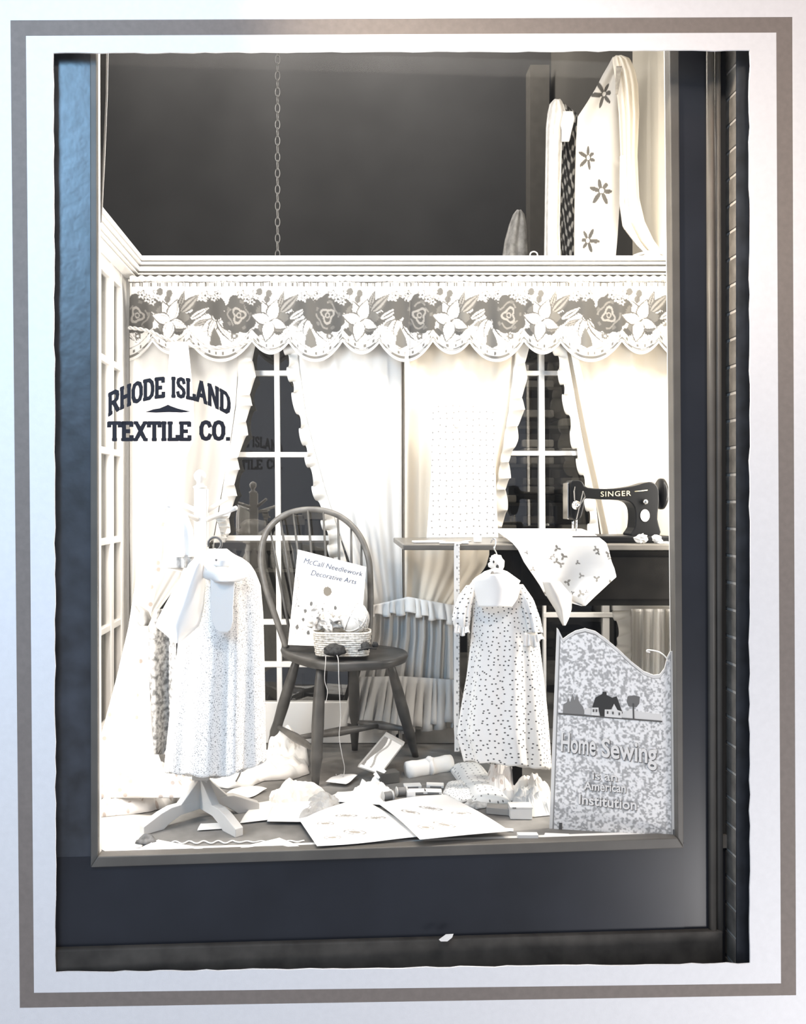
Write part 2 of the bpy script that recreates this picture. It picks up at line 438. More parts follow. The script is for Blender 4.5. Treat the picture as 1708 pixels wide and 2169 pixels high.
def slab(name, body, fn, m, parent, th=.2, ratio=1.0):
    tot = sum(GL[c][0] for c in body); x = 0.0; mb = MB()
    def quad(p, q, t):
        d = Vector((q[0]-p[0], (q[1]-p[1])/ratio*1.0)); L = d.length or 1; nx, ny = -d.y/L*t/2, d.x/L*t/2*ratio
        ex, ey = d.x/L*t*.28, d.y/L*t*.28*ratio
        return [(p[0]-ex+nx, p[1]-ey+ny), (q[0]+ex+nx, q[1]+ey+ny), (q[0]+ex-nx, q[1]+ey-ny), (p[0]-ex-nx, p[1]-ey-ny)]
    lay = 0
    for ch in body:
        w, strokes, serifs = GL[ch]
        polys = []
        for st in strokes:
            for a, b in zip(st[:-1], st[1:]): polys.append(quad(a, b, th))
        for a, b, e in serifs:
            y0, y1 = (0, .15) if e == 0 else (.85, 1)
            polys.append([(a, y0), (b, y0), (b, y1), (a, y1)])
        for pl in polys:
            lay += 1
            pl2 = []
            for i in range(4):
                p, q = pl[i], pl[(i+1) % 4]
                for k in range(4): pl2.append((p[0]+(q[0]-p[0])*k/4, p[1]+(q[1]-p[1])*k/4))
            mb.add([fn((x+px_)/tot, max(-.02, min(1.02, py_)), (lay % 7)*.00004) for px_, py_ in pl2], [tuple(range(16))])
        x += w
    return mb.build(name, m, parent)

# ------------------------------------------------------------------ materials
M_white = mat('white_paint', g(.78), .45, .4, var=.03, vscale=3)
M_whitegrey = mat('off_white_paint', g(.62), .6, .3, var=.04, vscale=4)
M_cloth = mat('white_cloth', g(.80), .9, .1, bump=.15, bscale=500)
M_cream = mat('cream_cloth', (.84, .78, .68), .9, .1)
M_sheer = mat('sheer_curtain', (.80, .785, .755), .9, .05, trans=.07)
M_sheerw = mat('sheer_warm_lit_curtain', (.82, .755, .65), .9, .05, trans=.07)  # warm light on the right-hand curtains, put into their colour
M_ruf = mat('curtain_ruffle', (.76, .74, .70), .9, .05, trans=.05)
M_paper = mat('paper', g(.82), .8, .2)
M_paperg = mat('grey_tissue', g(.45), .85, .1, var=.15, vscale=25)
M_floor = mat('floorboards', g(.17, .02), .5, .35, var=.55, vscale=6)
M_dark = mat('black_paint', (.016, .018, .024), .33, .5, var=.35, vscale=2.5)
M_darkrough = mat('weathered_black_paint', (.022, .026, .034), .36, .95, var=.6, vscale=14, bump=.5, bscale=30)
M_frame = mat('bronze_frame', g(.105, .05), .45, .4, var=.15, vscale=8)
M_brick = mat('painted_brick', g(.15, .05), .7, .3, var=.3, vscale=20)
M_brickd = mat('dark_brick', (.02, .03, .045), .45, .5, var=.4, vscale=12)
M_mortar = mat('mortar', g(.45, .03), .8, .2)
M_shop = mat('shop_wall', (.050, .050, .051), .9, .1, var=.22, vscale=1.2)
M_shopdark = mat('shop_floor', g(.08), .8, .2)
M_right = mat('cream_wall', (.72, .66, .55), .8, .2, var=.03, vscale=3)
M_pil = mat('grey_pilaster', g(.085, .04), .8, .2, var=.1)
M_chair = mat('dark_stained_wood', g(.068, .03), .42, .4, var=.35, vscale=18)
M_chairl = mat('chair_wood', g(.12, .04), .4, .5, var=.3, vscale=24)
M_table = mat('sewing_table_wood', g(.009, .05), .9, .02, var=.3, vscale=15)
M_black = mat('black_enamel', (.008, .008, .008), .35, .16)
M_chrome = mat('chrome', (.6, .59, .57), .22, .5, metal=1)
M_gold = mat('gold_decal', (.50, .43, .28), .5, .3)
M_letter = mat('black_sign_paint', (.020, .017, .022), .5, .3)
M_wood_l = mat('pale_painted_wood', g(.58, .0), .6, .3, var=.06, vscale=8)
M_mount = mat('mount_board', (.80, .80, .81), .85, .12, var=.02, vscale=60, bump=.15, bscale=400)
M_band = mat('mount_band', (.235, .205, .185), .85, .12, var=.06, vscale=60)
M_glass = glassmat('shop_glass', (.985, .985, .985), .012)
M_pane = glassmat('pane_glass', (.8, .8, .79), .10)
M_paint = mat('printed', (1, 1, 1), .9, .1, vcol='paint')
M_printed = M_paint
M_dot = dotmat('dotted_cotton', g(.80), g(.12), 58, .13, .75)
M_dotfaint = dotmat('faint_dotted_cotton', g(.84), g(.22), 42, .11, .3)
M_sprig = dotmat('sprigged_cotton', (.84, .81, .78), (.58, .50, .45), 20, .13, .9)
M_speck = speckmat('speckled_wool', g(.20), g(.84), 300, .33, .47, 3)
M_speckd = speckmat('dark_speckled_wool', g(.10), g(.50), 200, .40, .60, 3)
M_yarnd = mat('dark_yarn', g(.05), .9, .1, var=.5, vscale=80, bump=.6, bscale=300)
M_basket = speckmat('wicker', g(.45, .05), g(.80, .02), 120, .35, .6)
M_thread = mat('thread', g(.55), .8, .1)
M_greythread = mat('grey_thread', g(.22), .7, .2)

# ------------------------------------------------------------------ the mount board round the shop front
def faceplate(outer, inner, off, thick, name, m, parent=None):
    mb = MB(); n = 4
    o1 = [MNT(x, y, off) for x, y in outer]; i1 = [MNT(x, y, off) for x, y in inner]
    nrm = Vector((0.0477, -0.9989, 0))*-thick
    vs_ = o1+i1+[p+nrm for p in o1]+[p+nrm for p in i1]
    fs = []
    for k in range(4):
        j = (k+1) % 4
        fs += [(k, j, j+4, k+4), (k+8, k+12, j+12, j+8), (k, k+8, j+8, j), (k+4, j+4, j+12, k+12)]
    return mb.add(vs_, fs).build(name, m, parent)
mount = thing('mount_board', MNT(850, 2110), 'pale mount board with a taupe border line, framing the whole shop front', 'mount')
faceplate([(-160,-160),(1868,-160),(1868,2329),(-160,2329)], [(22,43),(1679,36),(1687,2108),(42,2135)], 0, .005, 'outer_board', M_mount, mount)
faceplate([(22,43),(1679,36),(1687,2108),(42,2135)], [(55,76),(1645,69),(1655,2083),(72,2103)], -.0004, .0045, 'border_line', M_band, mount)
# inner margin: deckled opening edge
rs = random.Random(4)
def deckle(a, b, n, amp):
    out = []
    for i in range(n):
        t = i/n; out.append((a[0]+(b[0]-a[0])*t+(rs.uniform(-amp, amp) if i else 0), a[1]+(b[1]-a[1])*t+(rs.uniform(-amp, amp) if i else 0)))
    return out
N_ = 60
inner = deckle((113,112),(1589,106),N_,1.2)+deckle((1589,106),(1590,2041),N_,1.6)+deckle((1590,2041),(118,2060),N_,1.6)+deckle((118,2060),(113,112),N_,1.6)
outer = deckle((55,76),(1645,69),N_,0)+deckle((1645,69),(1655,2083),N_,0)+deckle((1655,2083),(72,2103),N_,0)+deckle((72,2103),(55,76),N_,0)
mb = MB(); n = 4*N_; nb = Vector((0.0477, -0.9989, 0))*-.005
o1 = [MNT(*p) for p in outer]; i1 = [MNT(*p) for p in inner]
fs = []
for k in range(n):
    j = (k+1) % n; fs += [(k, j, j+n, k+n), (k+n, j+n, j+3*n, k+3*n), (k+2*n, k+3*n, j+3*n, j+2*n)]
mb.add(o1+i1+[p+nb for p in o1]+[p+nb for p in i1], fs).build('inner_board', M_mount, mount)

# ------------------------------------------------------------------ shop front (structure)
def fbox(x0, y0, x1, y1, off0, off1, mb):   # a block on the shop front, rectangle in the frame at its street face
    a = [FAC(x0, y0, off1), FAC(x1, y0, off1), FAC(x1, y1, off1), FAC(x0, y1, off1)]
    return mb.prism(a, Vector((0.0797, -0.9968, 0))*(off0-off1))
def fquad(pts, off0, off1, mb):
    a = [FAC(x, y, off1) for x, y in pts]
    return mb.prism(a, Vector((0.0797, -0.9968, 0))*(off0-off1))
WL = lambda y: 205+3*(y-110)/1700          # window's left edge
WR = lambda y: 1419+17*(y-110)/1665        # window's right edge
TOP = -200
# left jamb: weathered planks
mb = MB(); fquad([(-40,TOP),(192,TOP),(192,2140),(-40,2140)], -.04, .0, mb)
structure(mb.build('wall_left_jamb', M_darkrough))
mb = MB(); fquad([(190,TOP),(WL(TOP),TOP),(WL(1815),1815),(192,1838)], -.03, .006, mb); structure(mb.build('trim_1', M_frame, bevel=.003))
# right side frame, pilaster, mouldings
mb = MB(); fquad([(WR(TOP),TOP),(1437,TOP),(1449,1797),(WR(1775),1775)], -.03, .006, mb); structure(mb.build('trim_2', M_frame, bevel=.003))
mb = MB(); fquad([(1436,TOP),(1520,TOP),(1520,2140),(1448,2140)], -.04, .0, mb); structure(mb.build('wall_right_jamb', M_dark))
mb = MB()
for x, r in ((1507, .012), (1522, .010)):
    mb.tube([FAC(x-3, TOP, .004), FAC(x+3, 1975, .004)], r, 12)
structure(mb.build('trim_3', M_frame, smooth=True))
mb = MB(); fquad([(1515,TOP),(1640,TOP),(1640,2140),(1515,2140)], -.06, -.02, mb); structure(mb.build('wall_pier_backing', M_dark))
# brick pier, standing out towards the street
xp = P(1533, 1000, 2.635).x; yb, yf = 2.66, 2.553
pier = MB(); mort = MB()
course = .0822; z = -0.62; k = 0
while z < 2.9:
    pier.box((xp, yf+.0, z+.004), (xp+.30, yb, z+course-.004)); z += course; k += 1
structure(pier.build('wall_brick_pier', M_brick, bevel=.003))
fc = MB(); fc.box((xp+.0, yf-.006, -.62), (xp+.30, yf-.001, 2.9)); structure(fc.build('wall_pier_face', M_darkrough))
mort.box((xp+.003, yf+.004, -.62), (xp+.30, yb, 2.9)); structure(mort.build('trim_mortar', M_mortar))
# apron, bottom rail, plinth
mb = MB(); fquad([(-40,1820),(1450,1786),(1450,2160),(-40,2160)], -.05, .001, mb); structure(mb.build('wall_apron', M_dark))
mb = MB(); fquad([(192,1838),(207,1815),(1436,1775),(1450,1797)], -.03, .012, mb); structure(mb.build('trim_4', M_frame, bevel=.003))
mb = MB(); fquad([(60,2014),(1533,1972),(1533,2170),(60,2170)], -.02, .018, mb); structure(mb.build('baseboard_street', mat('plinth_stone', g(.05, .04), .75, .3, var=.4, vscale=12), bevel=.006))
scrap = MB().add([FAC(930,1990,.034), FAC(945,1979,.034), FAC(961,1978,.034), FAC(958,1986,.036), FAC(948,1994,.036), FAC(934,1994,.035)], [(0,1,2,3),(0,3,4,5)]).build('paper_scrap', M_paper, solid=.001)
tag(scrap, 'tiny curled white scrap on the dark ledge below the window', 'paper')
# white inner jambs and sill of the show window, behind the glass
def slabp(pts, vec): return MB().prism(pts, vec)
mb = MB()
inw = Vector((-.002, .032, 0))
mb.prism([FAC(WL(TOP)-8,TOP), FAC(WL(TOP),TOP), FAC(WL(1815),1815), FAC(WL(1815)-8,1815)], Vector((0,.035,0)))
mb.prism([FAC(WR(TOP),TOP), FAC(WR(TOP)+8,TOP), FAC(WR(1775)+8,1775), FAC(WR(1775),1775)], Vector((-.004,.035,0)))
structure(mb.build('trim_5', M_white))
# glass and its lettering
glass = MB().prism([FAC(WL(TOP),TOP), FAC(WR(TOP),TOP), FAC(WR(1775),1775), FAC(WL(1815),1815)], (0, .003, 0)).build('window_3', M_glass)
structure(glass)
arc = lambda x: 42*((x-360)/128.0)**2-2
def rhode(x0, x1):
    def fn(u, v, e=0.0):
        x = x0+(x1-x0)*u; b = 844+arc(x)*.92; t = 800+arc(x)*.80
        if x > 455: t += (x-455)*.12
        return FAC(x, b+(t-b)*v, .006+e)
    return fn
slab('lettering', 'RHODE', rhode(229, 349), M_letter, glass, .27, .72)
slab('lettering', 'ISLAND', rhode(362, 489), M_letter, glass, .27, .72)
flatl = lambda x0, x1, y0, y1: (lambda u, v, e=0.0: FAC(x0+(x1-x0)*u, y1+(y0-y1)*v, .006+e))
slab('lettering', 'TEXTILE', flatl(229, 405, 893, 934), M_letter, glass, .26, .8)
slab('lettering', 'CO.', flatl(422, 488, 891, 933), M_letter, glass, .26, .8)
orn = [(308,873),(325,867),(338,865),(350,860),(356,857),(362,860),(376,865),(388,868),(405,872),(385,874),(356,873),(330,874)]
MB().prism([FAC(x, y, .006) for x, y in orn], (0,.001,0)).build('ornament', M_letter, glass)

# ------------------------------------------------------------------ room shell
XL = (272-VX)*3.59/FL; XR = 1.42; YB = 3.59; ZC = EYE+(VY-545)*YB/FL
mb = MB(); mb.prism([(XL-.03, 2.445, -.04), (XR+.1, 2.637, -.04), (XR+.1, 5.75, -.04), (XL-.03, 5.75, -.04)], (0,0,.04))
fl = structure(mb.build('floor', M_floor))
# plank joints and a pale sill board along the glass
sb = MB(); sb.prism([F(150,1800), FAC(160,1815,-.010)*1, FAC(1470,1774,-.010), F(1470,1760), F(150,1786)], (0, 0, .0015)) if False else sb.prism([(-.69,2.456,0),(1.02,2.593,0),(1.02,2.640,0),(-.69,2.500,0)], (0,0,.0015)); 
structure(sb.build('trim_6', M_white))
wr = MB(); wr.box((XR, 2.62, 0), (XR+.05, 4.12, 4.9)); structure(wr.build('wall_right', M_right))
wr = MB(); wr.box((XR+.01, 4.12, 0), (XR+.05, 5.75, 4.9)); structure(wr.build('wall_right_rear', mat('shop_side_wall', g(.075, .03), .9, .1, var=.15, vscale=1.5)))
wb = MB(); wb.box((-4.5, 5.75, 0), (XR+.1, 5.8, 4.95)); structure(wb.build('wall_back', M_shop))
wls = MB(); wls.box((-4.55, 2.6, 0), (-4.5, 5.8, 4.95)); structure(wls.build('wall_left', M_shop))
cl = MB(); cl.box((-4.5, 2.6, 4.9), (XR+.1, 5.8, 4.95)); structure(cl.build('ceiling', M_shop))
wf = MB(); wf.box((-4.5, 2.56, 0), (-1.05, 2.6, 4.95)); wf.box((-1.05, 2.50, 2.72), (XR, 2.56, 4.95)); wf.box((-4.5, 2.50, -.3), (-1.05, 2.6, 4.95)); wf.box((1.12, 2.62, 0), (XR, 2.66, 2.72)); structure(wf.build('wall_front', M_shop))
sf = MB(); sf.box((-4.5, 2.6, -.04), (XL-.03, 5.8, 0)); structure(sf.build('floor_shop', M_shopdark))
pl = MB(); a = P(1118, 200, 5.7); b = P(1158, 200, 5.7)
pl.box((a.x, 5.62, 0), (b.x, 5.75, EYE+(VY-150)*5.7/FL)); structure(pl.build('trim_7', M_pil))
# shop cord at the far left of the window
cord = MB().tube([P(229,90,2.62), P(227,200,2.62), P(222,330,2.62), P(215,468,2.62)], .0018, 6).build('slack_rope', M_thread)
tag(cord, 'thin pale rope hanging down beside the left window edge', 'rope')
bl = MB().prism([P(212,60,2.66), P(226,60,2.66), P(224,200,2.66), P(213,470,2.66), P(212,470,2.66)], (0,.01,0))
structure(bl.build('trim_8', M_pil))

# ---- partition behind the display: two tall sashes and a cornice
def pbox(x0, y0, x1, y1, Y, d, mb):
    return mb.box(P(x0, y0, Y), P(x1, y1, Y)+Vector((0, d, 0)))
def cornice_profile():
    # (depth towards the room, y in the frame) from top to bottom
    return [(0.0,545),(0.075,545),(0.075,554.5),(0.045,555),(0.045,557),(0.072,557.5),(0.072,562.5),(0.038,563),(0.038,565),(0.062,565.5),(0.062,575.5),(0.030,576),(0.030,578),(0.055,578.5),(0.055,582),(0.026,582.5),(0.026,584.5),(0.045,585),(0.045,588),(0.0,588)]
def sweep(name, m):
    mb = MB(); prof = cornice_profile(); secs = []
    for d, y in prof:
        z = EYE-(y-VY)*(YB-.05)/FL
        secs.append([Vector((XL+d, 2.50, z)), Vector((XL+d, YB-d, z)), Vector((XR, YB-d, z))])
    n = len(prof); vs_ = [p for s in secs for p in s]; fs = []
    for i in range(n):
        j = (i+1) % n
        for k in range(2): fs.append((i*3+k, i*3+k+1, j*3+k+1, j*3+k))
    fs += [tuple(i*3 for i in range(n)), tuple(i*3+2 for i in range(n))]
    return mb.add(vs_, fs).build(name, m)
structure(sweep('trim_9', M_white))
mb = MB(); mb.box((XL, YB, ZC-.11), (XR, YB+.05, ZC-.005)); structure(mb.build('trim_10', M_white))   # head rail behind the valance
# window_1 (left sash)
w1 = MB()
pbox(272, 588, 292, 1574, YB, .04, w1); pbox(838, 588, 853, 1574, YB, .04, w1)
w1.prism([P(579,588,YB), P(591,588,YB), P(598,1490,YB), P(587,1490,YB)], (0,.03,0))
for y in (790, 963, 1140, 1318, 1408): pbox(285, y-5.5, 846, y+5.5, YB-.002, .03, w1)
pbox(285, 1488, 846, 1574, YB, .04, w1)
W1 = structure(w1.build('window_1', M_white, bevel=.002))
MB().box(P(280,600,YB+.012), P(848,1488,YB+.012)+Vector((0,.003,0))).build('pane', M_pane, W1)
w2 = MB()
pbox(854, 588, 870, 1574, YB, .04, w2); pbox(1425, 588, 1441, 1574, YB, .04, w2)
w2.prism([P(1141,588,YB), P(1153,588,YB), P(1156,1138,YB), P(1143,1138,YB)], (0,.03,0))
for y in (790, 960, 1138): pbox(862, y-5, 1433, y+5, YB-.002, .03, w2)
pbox(1152, 1270, 1158, 1545, YB, .03, w2); pbox(1278, 1138, 1292, 1545, YB, .03, w2)
pbox(1152, 1298, 1310, 1308, YB-.002, .03, w2); pbox(1300, 1283, 1433, 1294, YB-.002, .03, w2)
W2 = structure(w2.build('window_2', M_white, bevel=.002))
MB().box(P(862,600,YB+.012), P(1433,1545,YB+.012)+Vector((0,.003,0))).build('pane', M_pane, W2)
mb = MB(); pbox(853, 1545, 1441, 1574, YB-.004, .045, mb); structure(mb.build('baseboard_back', M_floor))

# ---- door on the left side wall
dr = MB(); Yd = lambda px: XL*FL/(px-VX)
def side(px0, px1, z0, z1, d=.03):
    ya, yb_ = Yd(px0), Yd(px1)
    dr.box((XL-d, ya, z0), (XL, yb_, z1))
ztop = EYE-(585-VY)*(YB-.03)/FL
side(258, 272.5, 0, ztop); side(236, 242, 0, ztop); side(205, 215, 0, ztop); side(180, 186, 0, ztop); side(150, 160, 0, ztop)
zb = lambda y: EYE-(y-VY)*3.55/FL
for y in (600, 785, 963, 1140, 1312, 1500): dr.box((XL-.028, 2.55, zb(y)-.013), (XL-.003, YB-.032, zb(y)+.013))
dr.box((XL-.029, 2.55, zb(618)), (XL-.002, YB-.031, ztop+.06)); dr.box((XL-.029, 2.55, 0), (XL-.002, YB-.031, .15))
D1 = structure(dr.build('door_1', M_white, bevel=.003))
MB().box((XL-.024, 2.55, .1), (XL-.02, YB-.02, ztop-.05)).build('pane', M_pane, D1)
dc = MB(); n = 60
vs_ = []; 
for i in range(n+1):
    y = 2.52+(YB-2.50)*i/n; x = XL-.05-.012*math.sin(i*1.9)-.006*math.sin(i*.7)
    vs_ += [(x, y, 0), (x, y, ztop)]
dc.add(vs_, [(2*i, 2*i+2, 2*i+3, 2*i+1) for i in range(n)])
dcu = dc.build('door_curtain', mat('door_net', g(.62), .9, .1), smooth=True, solid=.002)
tag(dcu, 'pale gathered net behind the panes of the left side door', 'curtain')
st = MB().box((XL-.001, YB-.035, 0), (XL+.012, YB-.002, ZC-.1)); structure(st.build('trim_11', mat('grey_stile', g(.28), .6, .3)))  # grey stile in the corner by the partition

# ---- chain over the partition
chain = thing('hanging_chain', P(588,545,YB+.02), 'long link chain hanging down to the white cornice', 'chain')
y = 92; i = 0
cm = mat('galvanised_chain', g(.12), .4, .5, metal=.3)
while y < 548:
    c = P(588, y, YB+.02); L = .020; w = .0095
    pts = []
    for k in range(16):
        t = 2*math.pi*k/16; a_ = w*math.cos(t); b_ = L*math.sin(t)*(1 if abs(math.sin(t)) < .9 else 1)
        pts.append(c+(Vector((a_, 0, b_)) if i % 2 == 0 else Vector((a_*.25, a_*.95, b_))))
    MB().tube(pts, .0024, 5, closed=True).build('link', cm, chain, smooth=True)
    y += 17.2; i += 1

# ------------------------------------------------------------------ things beyond the partition
def shelves():
    sh = thing('fabric_shelves', (0.95, 4.55, 0), 'tall dark shelves seen through the right sash, stacked with cloth', 'shelves')
    mb = MB()
    for x in (.72, 1.36): mb.box((x, 4.4, 0), (x+.02, 4.75, 1.98))
    mb.build('upright', mat('shelf_wood', g(.10, .04), .6, .3), sh)
    for k in range(9):
        MB().box((.72, 4.4, .2+k*.2), (1.38, 4.75, .215+k*.2)).build('shelf', MATS['shelf_wood'], sh)
    return sh
shelves()
rs = random.Random(7)
tones = [mat('bolt_%s' % n_, g(v, .03), .9, .1) for n_, v in (('dark', .07), ('mid', .16), ('grey', .28), ('pale', .5))]
pos = ['on the lowest shelf', 'on the second shelf', 'on the third shelf', 'on the fourth shelf', 'on the fifth shelf', 'on the sixth shelf', 'on the seventh shelf', 'on the eighth shelf', 'on the top shelf']
for k in range(9):
    for j in range(3):
        x0 = .75+j*.2; 
        for t in range(3 if k < 8 else 2):
            if rs.random() < .15: continue
            m_ = rs.choice(tones)
            tn = rs.choice(range(4)); m_ = tones[tn]
            o = MB().box((x0+rs.uniform(0,.01), 4.41+rs.uniform(0,.03), .2165+k*.2+t*.045), (x0+.17, 4.68, .2165+k*.2+t*.045+.040)).build('fabric_bolt', m_, bevel=.008)
            tag(o, '%s folded cloth, %s of the %s stack, %s beyond right sash' % (('dark','dim grey','grey','pale')[tn], ('lowest','middle','top')[t], ('left','centre','right')[j], pos[k].replace('on the ','').replace(' shelf',' shelf')), 'fabric', 'folded bolts on the shelves behind the right sash')
# counter and boxes beyond the left sash
ct = thing('shop_counter', (-.3, 4.35, 0), 'dim counter seen low through the left sash', 'counter')
MB().box((-1.2, 4.2, .78), (.45, 4.7, .82)).build('worktop', mat('counter_top', g(.3, .03), .6, .3), ct)
MB().box((-1.15, 4.25, 0), (.40, 4.65, .78)).build('body', mat('counter_body', g(.09), .8, .2), ct)
for i, (x0, x1, y0, y1, v, lb) in enumerate([(598,646,1092,1112,.30,'pale flat box on the counter beyond the left sash'), (640,690,1082,1100,.36,'lighter box at the right end of the counter beyond the sash'), (604,640,1112,1136,.14,'dark box under the pale flat box beyond the sash'), (646,676,1102,1136,.12,'dark upright box at the right beyond the left sash')]):
    Yb_ = 4.35; a = P(x0, y0, Yb_); b = P(x1, y1, Yb_)
    o = MB().box((a.x, Yb_, max(.821, b.z)), (b.x, Yb_+.2, a.z)).build('storage_box', mat('card_%d' % int(v*100), g(v, .05), .8, .1), bevel=.004); tag(o, lb, 'box')
hf = MB().ball(P(537,1122,4.4), .075, .07, .05, 24, 12, .5, 3).build('hat_form', mat('dim_form', g(.34), .9, .1), smooth=True)  # stands in for hat forms mirrored in the pane
tag(hf, 'dim hat form shape standing in for a reflection, beyond the left sash', 'cloth')
jm = mat('jar_glass', g(.30), .2, .5)
for k in range(8):
    x = 500+k*21
    p = P(x, 1205, 4.19); 
    o = MB().lathe((p.x, 4.10, .70), [(.016,0),(.022,.01),(.022,.06),(.012,.08),(.012,.095)], seg=12).build('bottle', jm, smooth=True)
    tag(o, 'small dim bottle in the row on the rail beyond the left sash', 'bottle', 'bottles in a row beyond the left sash')
rl = thing('bottle_rail', (-.3, 4.1, 0), 'narrow rail carrying a row of bottles beyond the left sash', 'rail')
MB().box((-.62, 4.06, .685), (.02, 4.14, .70)).build('shelf_board', MATS['counter_top'], rl)
for x in (-.6, -.02):
    MB().box((x, 4.09, 0), (x+.02, 4.11, .685)).build('post', MATS['counter_body'], rl)
o = MB().obox((-.04, 3.95, .28), .26, .2, .05, .3).obox((-.1, 3.95, .33), .2, .2, .035, .1).build('folded_cloths', mat('dim_form2', g(.45), .9, .1), bevel=.01)
tag(o, 'two dim folded cloths on a low stool behind the chair legs', 'cloth')
ls = thing('low_stool', (-.04, 3.95, 0), 'dark low stool beyond the sash behind the chair legs', 'stool')
MB().box((-.22, 3.82, .25), (.14, 4.08, .28)).build('seat', MATS['counter_body'], ls)
for x in (-.2, .1):
    for y in (3.84, 4.04): MB().box((x, y, 0), (x+.03, y+.03, .25)).build('leg', MATS['counter_body'], ls)

# ---- quilts above the cornice
def starpaint(stars, base, dark):
    def f(PX, PY):
        col = np.ones(PX.shape+(3,))*np.array(base)
        for sx, sy, r in stars:
            dx, dy = PX-sx, PY-sy; th = np.arctan2(dy, dx*1.25); rr = np.hypot(dx*1.25, dy)
            lim = r*(.22+.78*np.abs(np.cos(th*3+sx))**1.6*(.75+.25*np.sin(th*5+sy)))
            msk = (rr < lim)
            col[msk] = dark
            msk2 = (rr < r*.16); col[msk2] = base
        return col
    return f
q1 = thing('star_quilt', P(1270,545,3.85), 'tall cream star quilt standing to a peak above the cornice', 'quilt')
st_ = [(1279,200,34),(1246,335,30),(1275,405,34),(1247,510,30),(1300,300,0)]
cloth('front_panel', [(122,1300,1318),(140,1290,1330),(160,1278,1322),(190,1262,1318),(220,1243,1317),(248,1224,1316),(300,1221,1315),(420,1219,1313),(500,1218,1308),(588,1218,1300)],
      lambda U,V,X,Y_: 3.84+.025*np.sin(U*5+1)*V-.02*np.sin(U*9+V*4)*.5, M_paint, q1, 140, 240, starpaint(st_, g(.62, .02), g(.10, .04)), solid=.01)
cloth('rolled_fold', [(118,1306,1316),(124,1298,1334),(150,1302,1346),(180,1306,1352),(240,1312,1354),(330,1316,1350),(420,1318,1354),(470,1322,1366),(510,1342,1385),(545,1372,1412),(592,1380,1424)],
      lambda U,V,X,Y_: 3.78-.06*np.sin(U*np.pi)+.012*np.sin(U*22), M_cream, q1, 60, 90, solid=.006)
cloth('inner_fold', [(140,1306,1318),(170,1304,1314),(200,1304,1309)], lambda U,V,X,Y_: 3.70+0*U, mat('quilt_lining', g(.34, .06), .9, .1, var=.3, vscale=40), q1, 8, 12)
cloth('trailing_edge', [(330,1314,1322),(430,1313,1322),(480,1320,1334),(520,1350,1362),(560,1390,1420)], lambda U,V,X,Y_: 3.74+0*U, M_cloth, q1, 8, 40, solid=.012)
cloth('pooled_edge', [(533,1375,1392),(540,1345,1412),(560,1335,1420)], lambda U,V,X,Y_: 3.70+.03*np.sin(U*9), M_cloth, q1, 24, 12, solid=.01)
q2 = thing('folded_quilt', P(1190,545,4.0), 'narrow patterned quilt folded over, left of the tall star quilt', 'quilt')
cloth('front_panel', [(211,1176,1186),(220,1166,1194),(240,1161,1200),(270,1158,1192),(330,1157,1190),(400,1156,1188),(480,1155,1186),(601,1153,1190)],
      lambda U,V,X,Y_: 3.95-.03*np.sin(U*np.pi)+.008*np.sin(U*16), mat('streaky_quilt', g(.72), .9, .1, var=.16, vscale=30), q2, 40, 80, solid=.01)
def zig(PX, PY):
    v = np.sin(PX*.55+np.sin(PY*.12)*2.4)+np.sin(PY*.23+PX*.31)+np.sin(PX*.9-PY*.15)
    c = np.where(v > .9, .5, np.where(v > 0, .12, .04))
    return c[..., None]*np.array([1.03, 1, .94])
cloth('back_panel', [(214,1182,1188),(240,1184,1222),(262,1186,1232),(330,1184,1226),(430,1184,1226),(612,1184,1226)], lambda U,V,X,Y_: 4.05+.01*np.sin(U*8), M_paint, q2, 60, 170, zig, solid=.006)
cloth('turned_flap', [(236,1188,1214),(252,1184,1218),(275,1190,1212),(300,1190,1206)], lambda U,V,X,Y_: 3.93-.01*U, M_cloth, q2, 20, 20, solid=.006)
q3 = cloth('grey_quilt', [(445,1097,1102),(455,1088,1110),(475,1080,1114),(510,1070,1116),(638,1050,1120)], lambda U,V,X,Y_: 4.3-.03*np.sin(U*np.pi)+.01*np.sin(U*13), mat('grey_quilting', g(.30), .9, .1, var=.3, vscale=30), None, 40, 40, solid=.01)
tag(q3, 'small grey pointed quilt, the farthest left above the cornice', 'quilt')
# a rail that carries them
qr = thing('quilt_rail', (1.1, 4.2, 0), 'rail behind the partition carrying the quilts, hidden by the cornice', 'rail')
MB().box((.7, 3.72, 2.012), (1.41, 4.4, 2.032)).build('board', MATS['counter_body'], qr)
for y in (3.78, 4.35): MB().box((1.37, y, 0), (1.41, y+.03, 2.012)).build('post', MATS['counter_body'], qr)
rg = MB().tube([P(1131+8*math.cos(t*.4), 540+7*math.sin(t*.4), 3.66) for t in range(16)], .003, 6, closed=True).build('brass_ring', mat('ring_white', g(.7), .5, .3), smooth=True)
tag(rg, 'small white ring peeping over the cornice left of the quilts', 'ring')

# ------------------------------------------------------------------ valances
def inpoly(PX, PY, poly):
    r = np.zeros(PX.shape, bool); n = len(poly); j = n-1
    for i in range(n):
        xi, yi = poly[i]; xj, yj = poly[j]
        c = ((yi > PY) != (yj > PY)) & (PX < (xj-xi)*(PY-yi)/((yj-yi) or 1e-9)+xi)
        r ^= c; j = i
    return r
def ell(PX, PY, cx, cy, a, b, rot=0.0):
    c, s = math.cos(rot), math.sin(rot); dx, dy = PX-cx, PY-cy
    return ((dx*c+dy*s)/a)**2+((-dx*s+dy*c)/b)**2
def petal(PX, PY, cx, cy, ang, L, w):
    c, s = math.cos(ang), math.sin(ang); dx, dy = PX-cx, PY-cy
    u = (dx*c+dy*s)/L; v = (-dx*s+dy*c)
    return np.where((u > 0) & (u < 1), np.abs(v)/(w*np.sin(np.pi*np.clip(u, 0, 1)**.75)+1e-6), 9)
